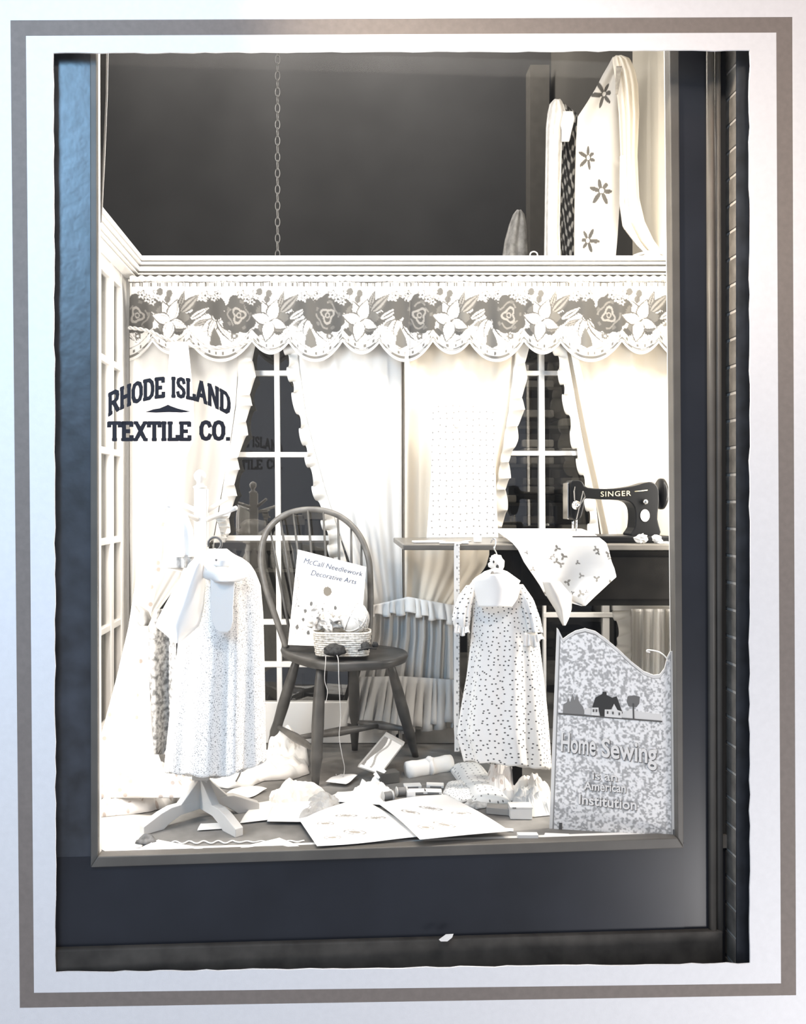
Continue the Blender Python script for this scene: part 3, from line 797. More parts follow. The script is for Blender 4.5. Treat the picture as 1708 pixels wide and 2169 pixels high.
FX = [361-198, 361, 572, 764, 955, 1148, 1356, 1556]    # centres of the pale flowers
def scallop(x):
    x = np.asarray(x, float); y = np.full(x.shape, 700.0)
    for i, f in enumerate(FX):
        t = (x-f-2)/40.0; y = np.maximum(y, 724+27*(1-t*t)*(np.abs(t) < 1))
        if i+1 < len(FX):
            a_, b_ = f+38, FX[i+1]-38; t = (x-(a_+b_)/2)/((b_-a_)/2); y = np.maximum(y, 724+43*(1-np.abs(t)**2.1)*(np.abs(t) < 1))
    return np.maximum(y, 724)
def scallop2(x):
    x = np.asarray(x, float)
    return scallop(x)
def valpaint(PX, PY):
    base = np.array(g(.60)); col = np.ones(PX.shape+(3,))*base
    D = np.array(g(.085, .02)); Mi = np.array(g(.14, .03)); Lt = np.array(g(.25, .03)); Ln = np.array(g(.11, .03))
    B = scallop(PX)
    # header stitching and tufts
    col[np.abs(PY-597-1.2*np.sin(PX*.05)) < 1.2] = Ln
    tuft = (PY > 599) & (PY < 607) & (np.sin(PX*.42+2*np.sin(PX*.05)) > .25) & (np.sin(PX*1.3) > -.5); col[tuft] = Mi
    # band near the scalloped edge
    e = B-PY
    col[np.abs(e-11) < 1.1] = Mi; col[np.abs(e-27) < .9] = Lt
    ch = (np.abs(e-18) < 3.2) & (np.sin(PX*.36+np.sin(PX*.11)) > .72); col[ch] = Mi
    for i, f in enumerate(FX[:-1]):
        nxt = FX[i+1]
        # dark rose left of the pale flower
        rx, ry = f-66+(-4 if i % 2 else 0), 668
        th = np.arctan2(PY-ry, PX-rx); rr = np.hypot((PX-rx)/1.05, (PY-ry)/1.25)
        lim = 31+3.5*np.abs(np.sin(th*5+i))+3*np.sin(th*3)
        m_ = (rr < lim) & (e > 26); col[m_] = D
        hl = (np.abs(rr-11-3*np.sin(th*3+i)) < 2.2) | (np.abs(rr-4) < 1.2); col[hl & m_] = Lt
        hl = (np.abs(rr-20-2.5*np.sin(th*4+1)) < 1.6) & (np.sin(th*2+i) > -.2); col[hl & m_] = Mi*1.3
        hl = (rr < 26) & (rr > 21) & (np.sin(th*5+2) > .72); col[hl & m_] = Mi
        # foliage ground between
        for (ox, oy, a_, b_, ro) in ((-34,648,22,15,.5),(-30,705,18,10,-.4),(64,652,20,16,.3),(88,648,14,20,0),(40,676,22,12,-.7),(18,702,10,8,0),(-108,655,13,24,.2)):
            q = ell(PX, PY, f+ox, oy, a_, b_, ro); jag = 1+.22*np.sin(PX*.9+oy)*np.sin(PY*.8+ox)
            col[(q < jag) & (e > 27)] = D
        # small white blossoms top left
        for (ox, oy, r_) in ((-60,625,9),(-48,634,8),(-28,622,9),(-38,640,7),(74,626,8),(92,632,7),(100,622,6)):
            th2 = np.arctan2(PY-oy, PX-f-ox); r2 = np.hypot(PX-f-ox, PY-oy)
            col[r2 < r_*(.8+.3*np.cos(th2*5))+1.5] = Mi; col[r2 < r_*(.75+.25*np.cos(th2*5))] = base; col[r2 < 2.4] = D
        # berries and twig
        for (ox, oy) in ((-22,618),(-2,622),(-6,634)):
            col[ell(PX, PY, f+ox, oy, 6.5, 8) < 1] = Mi
        tw = (np.abs(PX-f+6+.25*(PY-640)) < 1.3) & (PY > 628) & (PY < 662); col[tw] = Ln
        # upright leaves on the right
        for (ang, L, w_, cx_, cy_, tone) in ((-1.28,44,7,18,657,Ln),(-.78,56,12,22,662,Ln),(-.55,48,9,42,676,D),(-.35,44,6,48,690,Ln)):
            q = petal(PX, PY, f+cx_, cy_, ang, L, w_); col[q < 1] = tone; col[q < .62] = base if tone is D else Lt; col[q < .18] = tone
        # knotted ribbon over the wide scallop
        cx = (f+nxt)/2-10
        for (ang, L, w_, oy) in ((2.5,46,9,676),(2.0,48,8,672),(1.0,66,9,672),(.75,60,8,670)):
            q = petal(PX, PY, cx+4, oy, ang, L, w_); col[q < 1.35] = Ln; col[q < 1] = base; col[(np.abs(q-.5) < .12)] = Lt
        q = inpoly(PX, PY, [(cx-2,692),(cx+10,716),(cx+14,732),(cx+2,738),(cx-12,730),(cx-10,712)]); col[q] = Mi
        q = ell(PX, PY, cx+4, 672, 11, 8); col[q < 1.4] = Mi; col[q < .9] = base
        q = ell(PX, PY, cx+40, 712, 7, 7); col[(q < 1+.4*np.sin(PX*1.4))] = Mi; col[q < .15] = base
        # the pale flower, outlined petals
        for (ox, oy, a_, b_) in ((-14,660,16,14),(22,672,18,12),(-14,692,12,12),(20,694,14,9)):
            q = ell(PX, PY, f+ox, oy, a_, b_); col[(q < 1+.2*np.sin(PX*.8)*np.sin(PY*.9)) & (e > 24)] = Mi
        for ang, L, w_ in ((-1.95,42,10),(-1.25,45,12),(3.45,38,11),(.38,36,10),(1.78,42,12)):
            q = petal(PX, PY, f, 680, ang, L+5, w_+3); col[q < 1] = Ln
            q = petal(PX, PY, f, 680, ang, L+2, w_); col[q < .98] = base; col[(np.abs(q-.62) < .05)] = Lt
        q = petal(PX, PY, f-2, 682, -.6, 12, 2); col[q < 1] = Ln
    # piping
    col[np.abs(e-8) < 1.2] = Mi; col[e < 7] = base
    return col
for (xa, xb, lb) in ((275, 868.5, 'scalloped floral valance, left half'), (869, 1441, 'scalloped floral valance, right half')):
    def yv(U, V, X, Y_, xa=xa, xb=xb):
        s = .010*np.sin(X*.075)*(V**.6)+.006*np.sin(X*.17+1)*V
        edge = np.minimum(X-xa, xb-X); s = s+.02*np.exp(-edge/14)*V
        return 3.475+s
    v_ = colcloth('valance', (xa, xb), lambda x: 590+1.5*np.sin(x*.21)+0*x, lambda x: scallop2(x), yv, M_paint, None, int((xb-xa)/1.5), 120, valpaint, solid=.002)
    tag(v_, lb + ', hung under the white cornice', 'valance')
    wv = 0
    hd = MB()
    # puckered heading above the stitching
    n = int((xb-xa)/1.5); xs_ = np.linspace(xa, xb, n)
    PXh = np.stack([xs_, xs_, xs_]); PYh = np.stack([xs_*0+585+2.0*np.sin(xs_*.33), xs_*0+591, xs_*0+597])
    Yh = np.stack([3.47+.006*np.sin(xs_*.5), 3.468+.006*np.sin(xs_*.5+.3), 3.474+0*xs_])
    gridmesh('heading', to3(PXh, PYh, Yh), np.stack([PXh/600, PYh/600], -1), M_cloth, v_, solid=.0015)
rod = MB().tube([P(272,594,3.49), P(1441,594,3.49)], .005, 8).build('curtain_rod', M_white, smooth=True)
tag(rod, 'slim white rod carrying the floral valances', 'rod')

# ------------------------------------------------------------------ curtains
def fold(seed, n, a0=.014, a1=.030):
    return lambda U, V, X, Y_: 3.53-a0*.7*np.sin(U*n*.45+seed)-a1*(np.abs(np.sin(U*n*.30+seed*2+.4*np.sin(U*7+seed)))**14)*(.5+.5*np.sin(U*5+seed))-.0025*np.sin(U*n*1.7+V)
c1 = thing('ruffled_curtain', P(380,1500,3.53), 'ruffled tieback curtain, leftmost, behind the coat stand', 'curtain')
cloth('panel', [(705,275,500),(760,275,505),(850,275,500),(960,275,485),(1040,275,470),(1140,275,452),(1300,278,330),(1500,278,300)], fold(.5, 26), M_sheer, c1, 160, 60)
ruffle('ruffle', [(500,720),(504,800),(500,860),(490,930),(480,985),(468,1060),(452,1150)], [(542,722),(537,800),(530,860),(522,915),(505,975),(497,1060),(478,1150)], 3.525, M_ruf, c1, waves=13, seed=1, jit=6, amp=.016)
c2 = thing('ruffled_curtain', P(760,1400,3.53), 'ruffled curtain with its frill on the left, behind the chair back', 'curtain')
cloth('panel', [(705,628,851),(770,632,851),(880,648,851),(960,668,851),(1040,690,851),(1110,712,851),(1180,738,852),(1260,762,853),(1310,770,855)], fold(1.2, 24), M_sheer, c2, 160, 70)
ruffle('ruffle', [(630,720),(634,775),(648,880),(668,960),(690,1040),(712,1110),(735,1190)], [(602,722),(612,790),(626,860),(645,950),(660,1020),(682,1100),(706,1195)], 3.525, M_ruf, c2, waves=15, seed=4, jit=6, amp=.016)
c3 = thing('ruffled_curtain', P(960,1300,3.53), 'ruffled curtain with its frill on the right, behind the dotted cloth', 'curtain')
cloth('panel', [(705,857,1094),(760,857,1092),(880,858,1076),(960,858,1062),(1040,858,1050),(1140,858,1046),(1200,858,1030),(1290,858,960)], fold(2.1, 25), M_sheerw, c3, 160, 70)
ruffle('ruffle', [(1094,725),(1086,800),(1076,880),(1062,960),(1050,1040),(1046,1140)], [(1124,725),(1112,800),(1107,880),(1084,960),(1074,1040),(1066,1140)], 3.525, M_ruf, c3, waves=12, seed=7, jit=6, amp=.016)
c4 = thing('ruffled_curtain', P(1350,1200,3.53), 'ruffled curtain at the far right, behind the sewing machine', 'curtain')
cloth('panel', [(705,1196,1441),(760,1203,1441),(850,1220,1441),(960,1240,1441),(1060,1262,1441),(1160,1278,1441),(1220,1282,1441)], fold(3.4, 22), M_sheerw, c4, 160, 60)
ruffle('ruffle', [(1198,722),(1206,770),(1220,850),(1240,960),(1262,1060),(1272,1150)], [(1170,722),(1184,780),(1196,850),(1214,940),(1240,1040),(1252,1150)], 3.525, M_ruf, c4, waves=13, seed=9, jit=6, amp=.016)
band4 = cloth('band', [(740,1208,1222),(900,1240,1256),(1050,1273,1290),(1160,1296,1312)], lambda U,V,X,Y_: 3.50+0*U, M_cloth, c4, 8, 40, solid=.004)
for c_, y in ((c1, 0),): pass
# short tier curtain below, with frilled top and flounce
t1 = thing('tier_curtain', P(860,1560,3.5), 'short gathered tier curtain with frilled top and flounce, under the table leaf', 'curtain')
cloth('panel', [(1280,785,962),(1350,782,964),(1440,760,964)], lambda U,V,X,Y_: 3.51-.012*np.sin(U*62)-.008*np.sin(U*31+V*2), mat('tier_net', g(.66), .9, .05, trans=.12), t1, 200, 30)
ruffle('top_frill', [(782,1284),(865,1264),(962,1282)], [(778,1306),(865,1300),(966,1322)], 3.495, M_cloth, t1, waves=11, seed=2, jit=5, amp=.014)
ruffle('flounce', [(748,1434),(850,1432),(966,1440)], [(722,1538),(845,1550),(966,1535)], 3.49, mat('flounce_net', g(.70), .9, .05, trans=.08), t1, waves=14, seed=5, jit=9, amp=.022)
t2 = thing('tier_curtain', P(1370,1560,3.5), 'short gathered tier curtain at the far right, behind the home sewing sign', 'curtain')
cloth('panel', [(1290,1338,1441),(1400,1336,1441),(1560,1334,1441)], lambda U,V,X,Y_: 3.52-.014*np.sin(U*30)-.006*np.sin(U*57), M_cloth, t2, 120, 40)
ruffle('side_frill', [(1338,1292),(1338,1350),(1340,1440),(1342,1560)], [(1302,1298),(1308,1350),(1318,1440),(1322,1560)], 3.50, M_ruf, t2, waves=8, seed=6, jit=6, amp=.016)

# rope swag over the left valance
def braid(pts, r, name, m, parent=None):
    pth = spline(pts, 14); mb = MB()
    for ph in (0, math.pi):
        q = [p+Vector((0, r*.7*math.cos(i*.8+ph), r*.7*math.sin(i*.8+ph))) for i, p in enumerate(pth)]
        mb.tube(q, r*.75, 6)
    return mb.build(name, m, parent, smooth=True)
rp = braid([P(272,694,3.44), P(310,700,3.43), P(350,716,3.42), P(400,732,3.42), P(460,736,3.42), P(510,730,3.42), P(535,716,3.44)], .006, 'twisted_cord', mat('twisted_cord', g(.50), .8, .1))
tag(rp, 'twisted cord swagged across the left end of the valance', 'cord')

# ------------------------------------------------------------------ the long cloth falling at the left
dp = thing('draped_cloth', F(300,1680), 'long sprigged white cloth falling from the valance cord to the floor, left', 'cloth')
cloth('hanging_length', [(724,362,398),(760,358,402),(850,352,410),(930,346,412),(1000,334,380),(1060,322,350),(1140,304,345),(1200,293,340),(1290,278,322),(1330,272,314),(1440,246,316),(1560,214,322),(1640,190,350),(1690,185,420)],
      lambda U,V,X,Y_: 3.40-.62*V**1.15-.03*V*np.sin(U*9+V*3)-.015*np.sin(U*5+V*9), M_sprig, dp, 70, 110, solid=.002)
crumple('pooled_end', [(186,1735),(300,1724),(350,1712),(395,1690),(425,1672),(420,1640),(330,1630),(230,1635),(160,1660)], .075, M_sprig, dp, seed=3, rough=.9, nr=12, na=80)
o = cloth('fold_shade', [(1281,285,289),(1288,290,304),(1296,296,314),(1310,292,320),(1318,292,319),(1325,297,312)], lambda U,V,X,Y_: 2.86-.02*np.sin(U*np.pi), mat('fold_shade_grey', g(.26), .9, .1, var=.2, vscale=40), dp, 14, 18, solid=.004)  # grey patch put in for the shade in the drape's fold

# ------------------------------------------------------------------ coat stand
cs = thing('coat_stand', F(427,1709), 'small pale wooden coat stand with crossed feet, hung with garments', 'coat stand')
CY = 2.76; cxp = 427
def cp(x, y, d=0.0): return P(x, y, CY+d)
w_ = .021
mb = MB(); a = cp(427,1700); top = cp(424,1035)
mb.box((a.x-w_, CY-w_, .05), (a.x+w_, CY+w_, top.z)); mb.build('post', M_wood_l, cs, bevel=.003)
MB().lathe((top.x, CY, top.z), [(.020,0),(.023,.006),(.012,.012),(.010,.022),(.018,.032),(.020,.045),(.013,.056),(.004,.062)], seg=20).build('finial', M_wood_l, cs, smooth=True)
for (x0, y0, d0, x1, y1, d1) in ((418,1100,-.02, 352,1072,-.10), (418,1082,.02, 372,1062,.10), (434,1085,.0, 480,1056,.08), (440,1100,-.02, 500,1076,-.12), (415,1212,-.02, 352,1200,-.1)):
    p, q = cp(x0, y0, d0), cp(x1, y1, d1); mb = MB().tube([p, p.lerp(q, .5), q], [.0085,.008,.0075], 10); mb.build('peg', M_wood_l, cs, smooth=True)
def foot(ang, L, name='foot'):
    c = Vector((a.x, CY, 0)); d = Vector((math.cos(ang), math.sin(ang), 0)); n_ = Vector((-d.y, d.x, 0))*.016
    prof = [(0,.064),(L*.55,.062),(L-.06,.052),(L,.026),(L,0),(L-.07,0),(L-.09,.014),(L*.4,.030),(0,.034)]
    if name == 'brace': prof = [(0,.128),(.018,.128),(.085,.062),(0,.060)]
    pts = [c+d*r+Vector((0,0,z))-n_*.9 for r, z in prof]
    return MB().prism(pts, n_*1.8).build(name, M_wood_l, cs, bevel=.002)
for an in (-2.42, -.85, .35, 2.15):
    foot(an, .215 if an < 0 else .19); foot(an, .2, 'brace')
MB().box((a.x-.027, CY-.027, .126), (a.x+.027, CY+.027, .150)).build('collar', M_wood_l, cs, bevel=.003)

# white garment with lace hem, hung on the stand's left peg
g2 = thing('lace_hem_garment', cp(380,1200,-.06), 'white garment with a lace hem hanging from the stand\'s left pegs', 'clothing')
ring('body', [(1068,360,372),(1085,352,395),(1120,348,408),(1180,349,412)], CY-.09, .03, M_cloth, g2, 7, .2, nu=60, nv=20)
ring('lace_hem', [(1176,349,411),(1203,350,409)], CY-.09, .028, mat('lace', g(.46), .9, .1, var=.4, vscale=60), g2, 9, .2, nu=60, nv=8)
# darker printed cloth behind the smock
g3 = cloth('printed_cloth', [(1290,330,350),(1325,315,372),(1400,315,374),(1500,321,374),(1575,325,374),(1598,327,352)], lambda U,V,X,Y_: 2.80-.02*np.sin(U*7+V)+.0*V, speckmat('grey_print', g(.16), g(.52), 70, .38, .62, 4), None, 40, 60, solid=.002)
tag(g3, 'grey mottled print cloth hanging between the long drape and the speckled smock', 'cloth')

# speckled smock
sm = thing('speckled_smock', P(455,1640,2.70), 'grey speckled smock with white bib and collar, on a hanger', 'clothing')
YS = 2.665
def hem(TH, V, PX, PY):
    return PX, PY+V**6*(12*np.sin((PX-350)/70)+(PX > 470)*(-(PX-470)*.25)+3*np.sin(TH*11))
ring('body', [(1172,438,486),(1180,415,510),(1195,396,530),(1212,386,541),(1240,380,552),(1300,384,557),(1400,376,559),(1500,364,560),(1634,350,562)], YS, .085, M_speck, sm, 9, .16, wob=hem, nu=160, nv=90)
# tapered sleeve with pointed cuff
cloth('sleeve', [(1190,415,432),(1205,396,436),(1240,374,434),(1280,352,432),(1310,336,426),(1326,330,421),(1340,348,405),(1362,373,379)], lambda U,V,X,Y_: YS-.075-.05*np.sin(U*np.pi), M_cloth, sm, 30, 40, solid=.004)
cloth('bib', [(1198,432,500),(1225,446,498),(1290,446,494),(1315,449,494),(1330,456,490),(1340,466,482)], lambda U,V,X,Y_: YS-.100-.02*V**.5-.008*np.sin(U*np.pi)*0, M_cloth, sm, 24, 30, solid=.003)
cloth('yoke', [(1163,444,480),(1172,432,492),(1182,414,508),(1196,400,524),(1212,412,528),(1224,432,520),(1232,450,505)], lambda U,V,X,Y_: YS-.045-.055*V-.035*np.sin(U*np.pi), M_cloth, sm, 40, 24, solid=.003)
cloth('collar', [(1186,452,492),(1194,450,490),(1200,456,484)], lambda U,V,X,Y_: YS-.105-.02*np.sin(U*np.pi), M_cloth, sm, 20, 8, solid=.003)
MB().ball(P(458,1186,YS-.125), .004, .003, .004, 10, 6).build('button', M_greythread, sm, smooth=True)
hg = thing('clothes_hanger', P(455,1160,YS), 'hanger with a dark hook holding the speckled smock', 'hanger')
pts = [P(455+14*math.cos(t), 1152-14*math.sin(t), YS-.03) for t in np.linspace(-1.2, 3.6, 20)]
MB().tube(pts, .0042, 8).build('hook', mat('dark_wire', g(.10), .35, .5), hg, smooth=True)
MB().tube([P(410,1192,YS), P(455,1166,YS), P(505,1192,YS)], .008, 8).build('bar', M_wood_l, hg, smooth=True)
# frilled cloth bow beside the hook
fr = ruffle('frilled_scarf', [(452,1090),(462,1110),(470,1140)], [(480,1088),(484,1112),(477,1138)], 2.80, M_ruf, None, waves=4, seed=3, jit=5, amp=.012)
tag(fr, 'small frilled white scarf hanging from the right pegs of the coat stand', 'scarf')

# ------------------------------------------------------------------ bow-back chair
ch = thing('windsor_chair', F(720,1630), 'dark bow-back windsor chair with turned splayed legs', 'chair')
ZS = .445
seat2 = [(-.235,3.37),(-.20,3.25),(-.12,3.12),(-.02,3.055),(.08,3.07),(.18,3.10),(.245,3.19),(.262,3.27),(.235,3.36),(.15,3.43),(.02,3.475),(-.12,3.47),(-.20,3.43)]
so = spline([(x, y, 0) for x, y in seat2], 6, closed=True)
mb = MB(); n = len(so); cx, cy = 0.01, 3.27
lay = [(.86, -.038), (.97, -.030), (1.0, -.010), (.985, 0.0), (.90, -.004), (.6, -.012), (.3, -.013)]
vs_ = []
for s, dz in lay:
    for p in so: vs_.append((cx+(p.x-cx)*s, cy+(p.y-cy)*s, ZS+dz))
fs = [(i*n+k, i*n+(k+1) % n, (i+1)*n+(k+1) % n, (i+1)*n+k) for i in range(len(lay)-1) for k in range(n)]
fs += [tuple(range(n-1, -1, -1)), tuple((len(lay)-1)*n+k for k in range(n))]
mb.add(vs_, fs).build('seat', M_chair, ch, smooth=True)
def turned(p, q, r=.017):
    p = Vector(p); q = Vector(q); k = [(0,.72),(.12,.95),(.30,1.18),(.5,1.25),(.66,1.1),(.76,1.22),(.80,1.05),(.9,.85),(1,.68)]
    return MB().tube([p.lerp(q, t) for t, _ in k], [r*s for _, s in k], 12)
A_, B_, C_, D_ = Vector((-.088,3.045,0)), Vector((.305,3.41,0)), Vector((-.288,3.42,0)), Vector((.062,3.50,0))
tA, tB, tC, tD = Vector((-.072,3.12,ZS-.03)), Vector((.19,3.22,ZS-.03)), Vector((-.165,3.36,ZS-.03)), Vector((.055,3.40,ZS-.03))
for t, q in ((tA,A_),(tB,B_),(tC,C_),(tD,D_)): turned(t, q, .0185).build('leg', M_chair, ch, smooth=True)
def stretch(p, q, name='stretcher'):
    k = [(0,.7),(.2,1.0),(.5,1.55),(.8,1.0),(1,.7)]
    MB().tube([p.lerp(q, t) for t, _ in k], [.0115*s for _, s in k], 10).build(name, M_chairl, ch, smooth=True)
sAC = (tA.lerp(A_, .70), tC.lerp(C_, .70)); sBD = (tB.lerp(B_, .70), tD.lerp(D_, .70))
stretch(*sAC); stretch(*sBD); stretch(sAC[0].lerp(sAC[1], .5), sBD[0].lerp(sBD[1], .5), 'cross_stretcher')
bow = spline([P(607,1372,3.39), P(585,1310,3.405), P(562,1240,3.42), P(553,1180,3.44), P(566,1125,3.455), P(605,1090,3.465), P(660,1079,3.47), P(715,1091,3.465), P(757,1127,3.455), P(780,1180,3.44), P(785,1240,3.425), P(784,1310,3.41), P(780,1368,3.40)], 8)
MB().tube(bow, .0125, 12).build('bow', M_chairl, ch, smooth=True)
for (x0, x1, y1) in ((619,573,1124),(636,594,1098),(655,621,1086),(676,652,1081),(700,685,1084),(724,716,1093),(746,744,1112),(764,766,1146)):
    p = P(x0, 1366, 3.39); q = P(x1, y1, 3.46)
    MB().tube([p, p.lerp(q,.25), p.lerp(q,.6), q], [.005,.0065,.0055,.004], 8).build('spindle', M_chair, ch, smooth=True)

# needlework magazine
def quadmap(tl, tr, br, bl_, Y0, Y1):
    def f(u, v):                      # u right, v down
        x = (tl[0]*(1-u)+tr[0]*u)*(1-v)+(bl_[0]*(1-u)+br[0]*u)*v
        y = (tl[1]*(1-u)+tr[1]*u)*(1-v)+(bl_[1]*(1-u)+br[1]*u)*v
        return x, y, Y0+(Y1-Y0)*v
    return f
mg = thing('needlework_magazine', P(690,1375,3.30), 'white needlework magazine leaning against the chair back', 'magazine')
qm = quadmap((631,1164),(776,1201),(762,1372),(610,1366), 3.37, 3.30)
def mag_paint(U, V):
    col = np.ones(U.shape+(3,))*np.array(g(.82)); X = U*150; Yp = V*190
    col[ell(X, Yp, 72, 72, 9, 10) < 1] = g(.17, .08)
    q = (Yp > 98) & (Yp < 175) & (X > 12) & (X < 110); t = np.sin(X*.23+Yp*.11)+np.sin(Yp*.31-X*.13)+np.sin(X*.5)*.7
    col[q & (t > 1.45)] = g(.13); col[q & (np.abs(t-.4) < .08)] = g(.3, .05)
    col[(np.abs(X-8-2*np.sin(Yp*.2)) < 1) & (Yp > 50) & (Yp < 120)] = g(.28)
    col[(np.abs(ell(X, Yp, 130, 110, 10, 16)-1) < .12)] = g(.28)
    return col
uu = np.linspace(0, 1, 120); U, V_ = np.meshgrid(uu, uu)
X_, Y_, D_y = qm(U, V_)
COV = gridmesh('cover', to3(X_, Y_, D_y-.006), np.stack([U, V_], -1), M_paint, mg, mag_paint(U, V_), solid=.001, smooth=False)
MB().prism([P(*qm(0,0)), P(*qm(1,0)), P(*qm(1,1)), P(*qm(0,1))], (0,.006,0)).build('pages', M_paper, mg)
M_ink = mat('blue_grey_ink', (.10, .12, .17), .8, .1)
def magtxt(u0, u1, v0, sz):
    def f(u, y):
        a_ = qm(u0+(u1-u0)*u, v0-y*sz); return P(a_[0], a_[1], a_[2]-.0085)
    return f
lettering('title', 'McCall Needlework', magtxt(.10, .96, .125, .085), M_ink, COV, .0, thick=.0006, shear=.3)
lettering('title', 'Decorative Arts', magtxt(.22, .88, .235, .085), M_ink, COV, .0, thick=.0006, shear=.3)

# sewing basket
bk = thing('wicker_basket', P(725,1384,3.18), 'low oblong pale wicker basket on the chair seat', 'basket')
bc = P(725,1384,3.22); bz = ZS+.002
def rrect(cx, cy, hx, hy, n=40, p=4.0):
    out = []
    for k in range(n):
        t = 2*math.pi*k/n; c, s = math.cos(t), math.sin(t)
        out.append((cx+hx*math.copysign(abs(c)**(2/p), c), cy+hy*math.copysign(abs(s)**(2/p), s)))
    return out
mb = MB(); cyb = 3.215; hx0, hy0, hx1, hy1 = .098, .062, .107, .07
nl = 11
for k in range(nl):
    t = k/(nl-1); loop = rrect(bc.x, cyb, hx0+(hx1-hx0)*t, hy0+(hy1-hy0)*t, 48)
    mb.tube([Vector((x+.0012*math.sin(i*math.pi/2+k*math.pi), y+.0012*math.cos(i*math.pi/2+k*math.pi), bz+.005+t*.082)) for i, (x, y) in enumerate(loop)], .0046, 6, closed=True)
mb.build('woven_side', M_basket, bk, smooth=True)
lo = rrect(bc.x, cyb, hx0-.003, hy0-.003, 32); MB().prism([Vector((x, y, bz)) for x, y in lo], (0,0,.006)).build('bottom', M_basket, bk)
# yarn and cloth in the basket
yb_ = P(752,1310,3.215)
def yarn(c, r, m, name='yarn_ball'):
    mb = MB(); mb.ball(c, r*.97, r*.97, r*.97, 24, 14)
    rs_ = random.Random(int(r*9999))
    for j in range(9):
        ax = Vector((rs_.uniform(-1,1), rs_.uniform(-1,1), rs_.uniform(-1,1))).normalized(); a1 = ax.orthogonal().normalized(); a2 = ax.cross(a1)
        off = rs_.uniform(-.4, .4); rr = math.sqrt(1-off*off)
        mb.tube([Vector(c)+r*(ax*off+rr*(math.cos(t)*a1+math.sin(t)*a2)) for t in np.linspace(0, 2*math.pi, 28, endpoint=False)], .0022, 5, closed=True)
    return mb.build(name, m, smooth=True)
tag(yarn(yb_, .058, mat('white_yarn', g(.78), .9, .1)), 'large white yarn ball sitting in the wicker basket', 'yarn')
cb = MB().ball(P(690,1322,3.215), .055, .04, .034, 26, 14, .9, 5).ball(P(672,1308,3.20), .026, .03, .045, 16, 10, .9, 8).build('patchwork_cloth', speckmat('patch_print', g(.22), g(.80), 45, .36, .5, 2), smooth=True)
tag(cb, 'crumpled patterned cloth pushed into the left of the wicker basket', 'cloth')
dk = thing('dark_yarn_ball', P(709,1390,3.10), 'dark flattened yarn ball in front of the basket on the seat', 'yarn')
MB().ball(P(709,1379,3.115)+Vector((0,0,.003)), .042, .03, .021, 24, 12, .25, 2).build('ball', M_yarnd, dk, smooth=True)
tl_ = spline([P(714,1388,3.08), P(717,1400,3.05), P(718,1440,3.03), P(720,1480,3.03), P(722,1520,3.04), P(719,1560,3.05), P(725,1600,3.06), P(730,1625,3.08), P(727,1645,3.11), P(716,1648,3.11), P(712,1640,3.13)], 8)
MB().tube(tl_, .0014, 5).build('loose_thread', M_thread, dk)
tl_ = spline([P(690,1390,3.08), P(690,1402,3.05), P(688,1440,3.04), P(694,1465,3.04), P(690,1490,3.04)], 8)
MB().tube(tl_, .0011, 5).build('loose_thread', M_thread, dk)
pc = MB().ball(P(774,1372,3.13)+Vector((0,0,.006)), .018, .016, .016, 16, 10, .3, 4).ball(P(795,1368,3.15)+Vector((0,0,.004)), .012, .012, .011, 14, 8, .3, 6).tube([P(758,1378,3.11), P(780,1372,3.11), P(797,1374,3.13)], .004, 6).build('pincushion', M_yarnd, smooth=True)
tag(pc, 'small dark pincushion right of the basket on the seat', 'pincushion')

# ------------------------------------------------------------------ sewing table, machine
tb = thing('sewing_table', (.75, 3.2, 0), 'dark sewing cabinet table with an extended leaf', 'table')
ZT = P(900,1153,2.90).z
xa, xb = P(854,1153,2.90).x, 1.40
MB().box((xa, 2.90, ZT-.020), (xb, 3.42, ZT)).build('table_top', mat('table_top_wood', g(.13, .06), .35, .4, var=.12), tb, bevel=.004)
xc = P(1085,1160,2.93).x
MB().box((xc, 2.925, P(1200,1283,2.925).z), (xb, 3.38, ZT-.021)).build('cabinet', M_table, tb, bevel=.004)
MB().box((xc+.03, 2.915, P(1200,1270,2.915).z), (xb-.03, 2.926, P(1200,1180,2.915).z)).build('front_panel', M_table, tb, bevel=.003)
for x, y in ((xc+.01, 2.95), (xc+.01, 3.33), (xb-.05, 2.95), (xb-.05, 3.33)):
    MB().box((x, y, 0), (x+.03, y+.03, P(1200,1283,2.925).z)).build('leg', M_table, tb, bevel=.003)

sg = thing('sewing_machine', (P(1310,1140,3.05).x, 3.1, ZT), 'black cast sewing machine with chrome fittings', 'sewing machine')
YM = 3.02
zt = ZT+.001
sil = spline([P(1211,1022,YM), P(1222,1017,YM), P(1234,1020,YM), P(1246,1033,YM), P(1300,1035,YM), P(1345,1029,YM), P(1370,1022,YM), P(1385,1022,YM), P(1395,1034,YM), P(1397,1060,YM), P(1394,1100,YM), P(1398,1136,YM), P(1338,1136,YM), P(1345,1118,YM), P(1347,1090,YM), P(1342,1070,YM), P(1325,1060,YM), P(1280,1058,YM), P(1242,1056,YM), P(1238,1070,YM), P(1230,1098,YM), P(1212,1098,YM), P(1209,1060,YM)], 3, closed=True)
sil = [Vector((p.x, p.y, max(p.z, zt+.022))) for p in sil]
SMB = MB().prism(sil, (0,.085,0)).build('body', M_black, sg, bevel=.012, smooth=False)
bl_, br_ = P(1206,1140,YM).x, P(1416,1140,YM).x
MB().box((bl_, YM-.045, zt), (br_, YM+.14, zt+.024)).build('bed', M_black, sg, bevel=.005)
MB().box((P(1208,1,YM).x-.006, YM+.01, P(1,1100,YM).z), (P(1208,1,YM).x-.001, YM+.075, P(1,1022,YM).z)).build('faceplate', M_chrome, sg, bevel=.002)
hx = P(1399,1040,YM).x; hz = P(1399,1046,YM).z
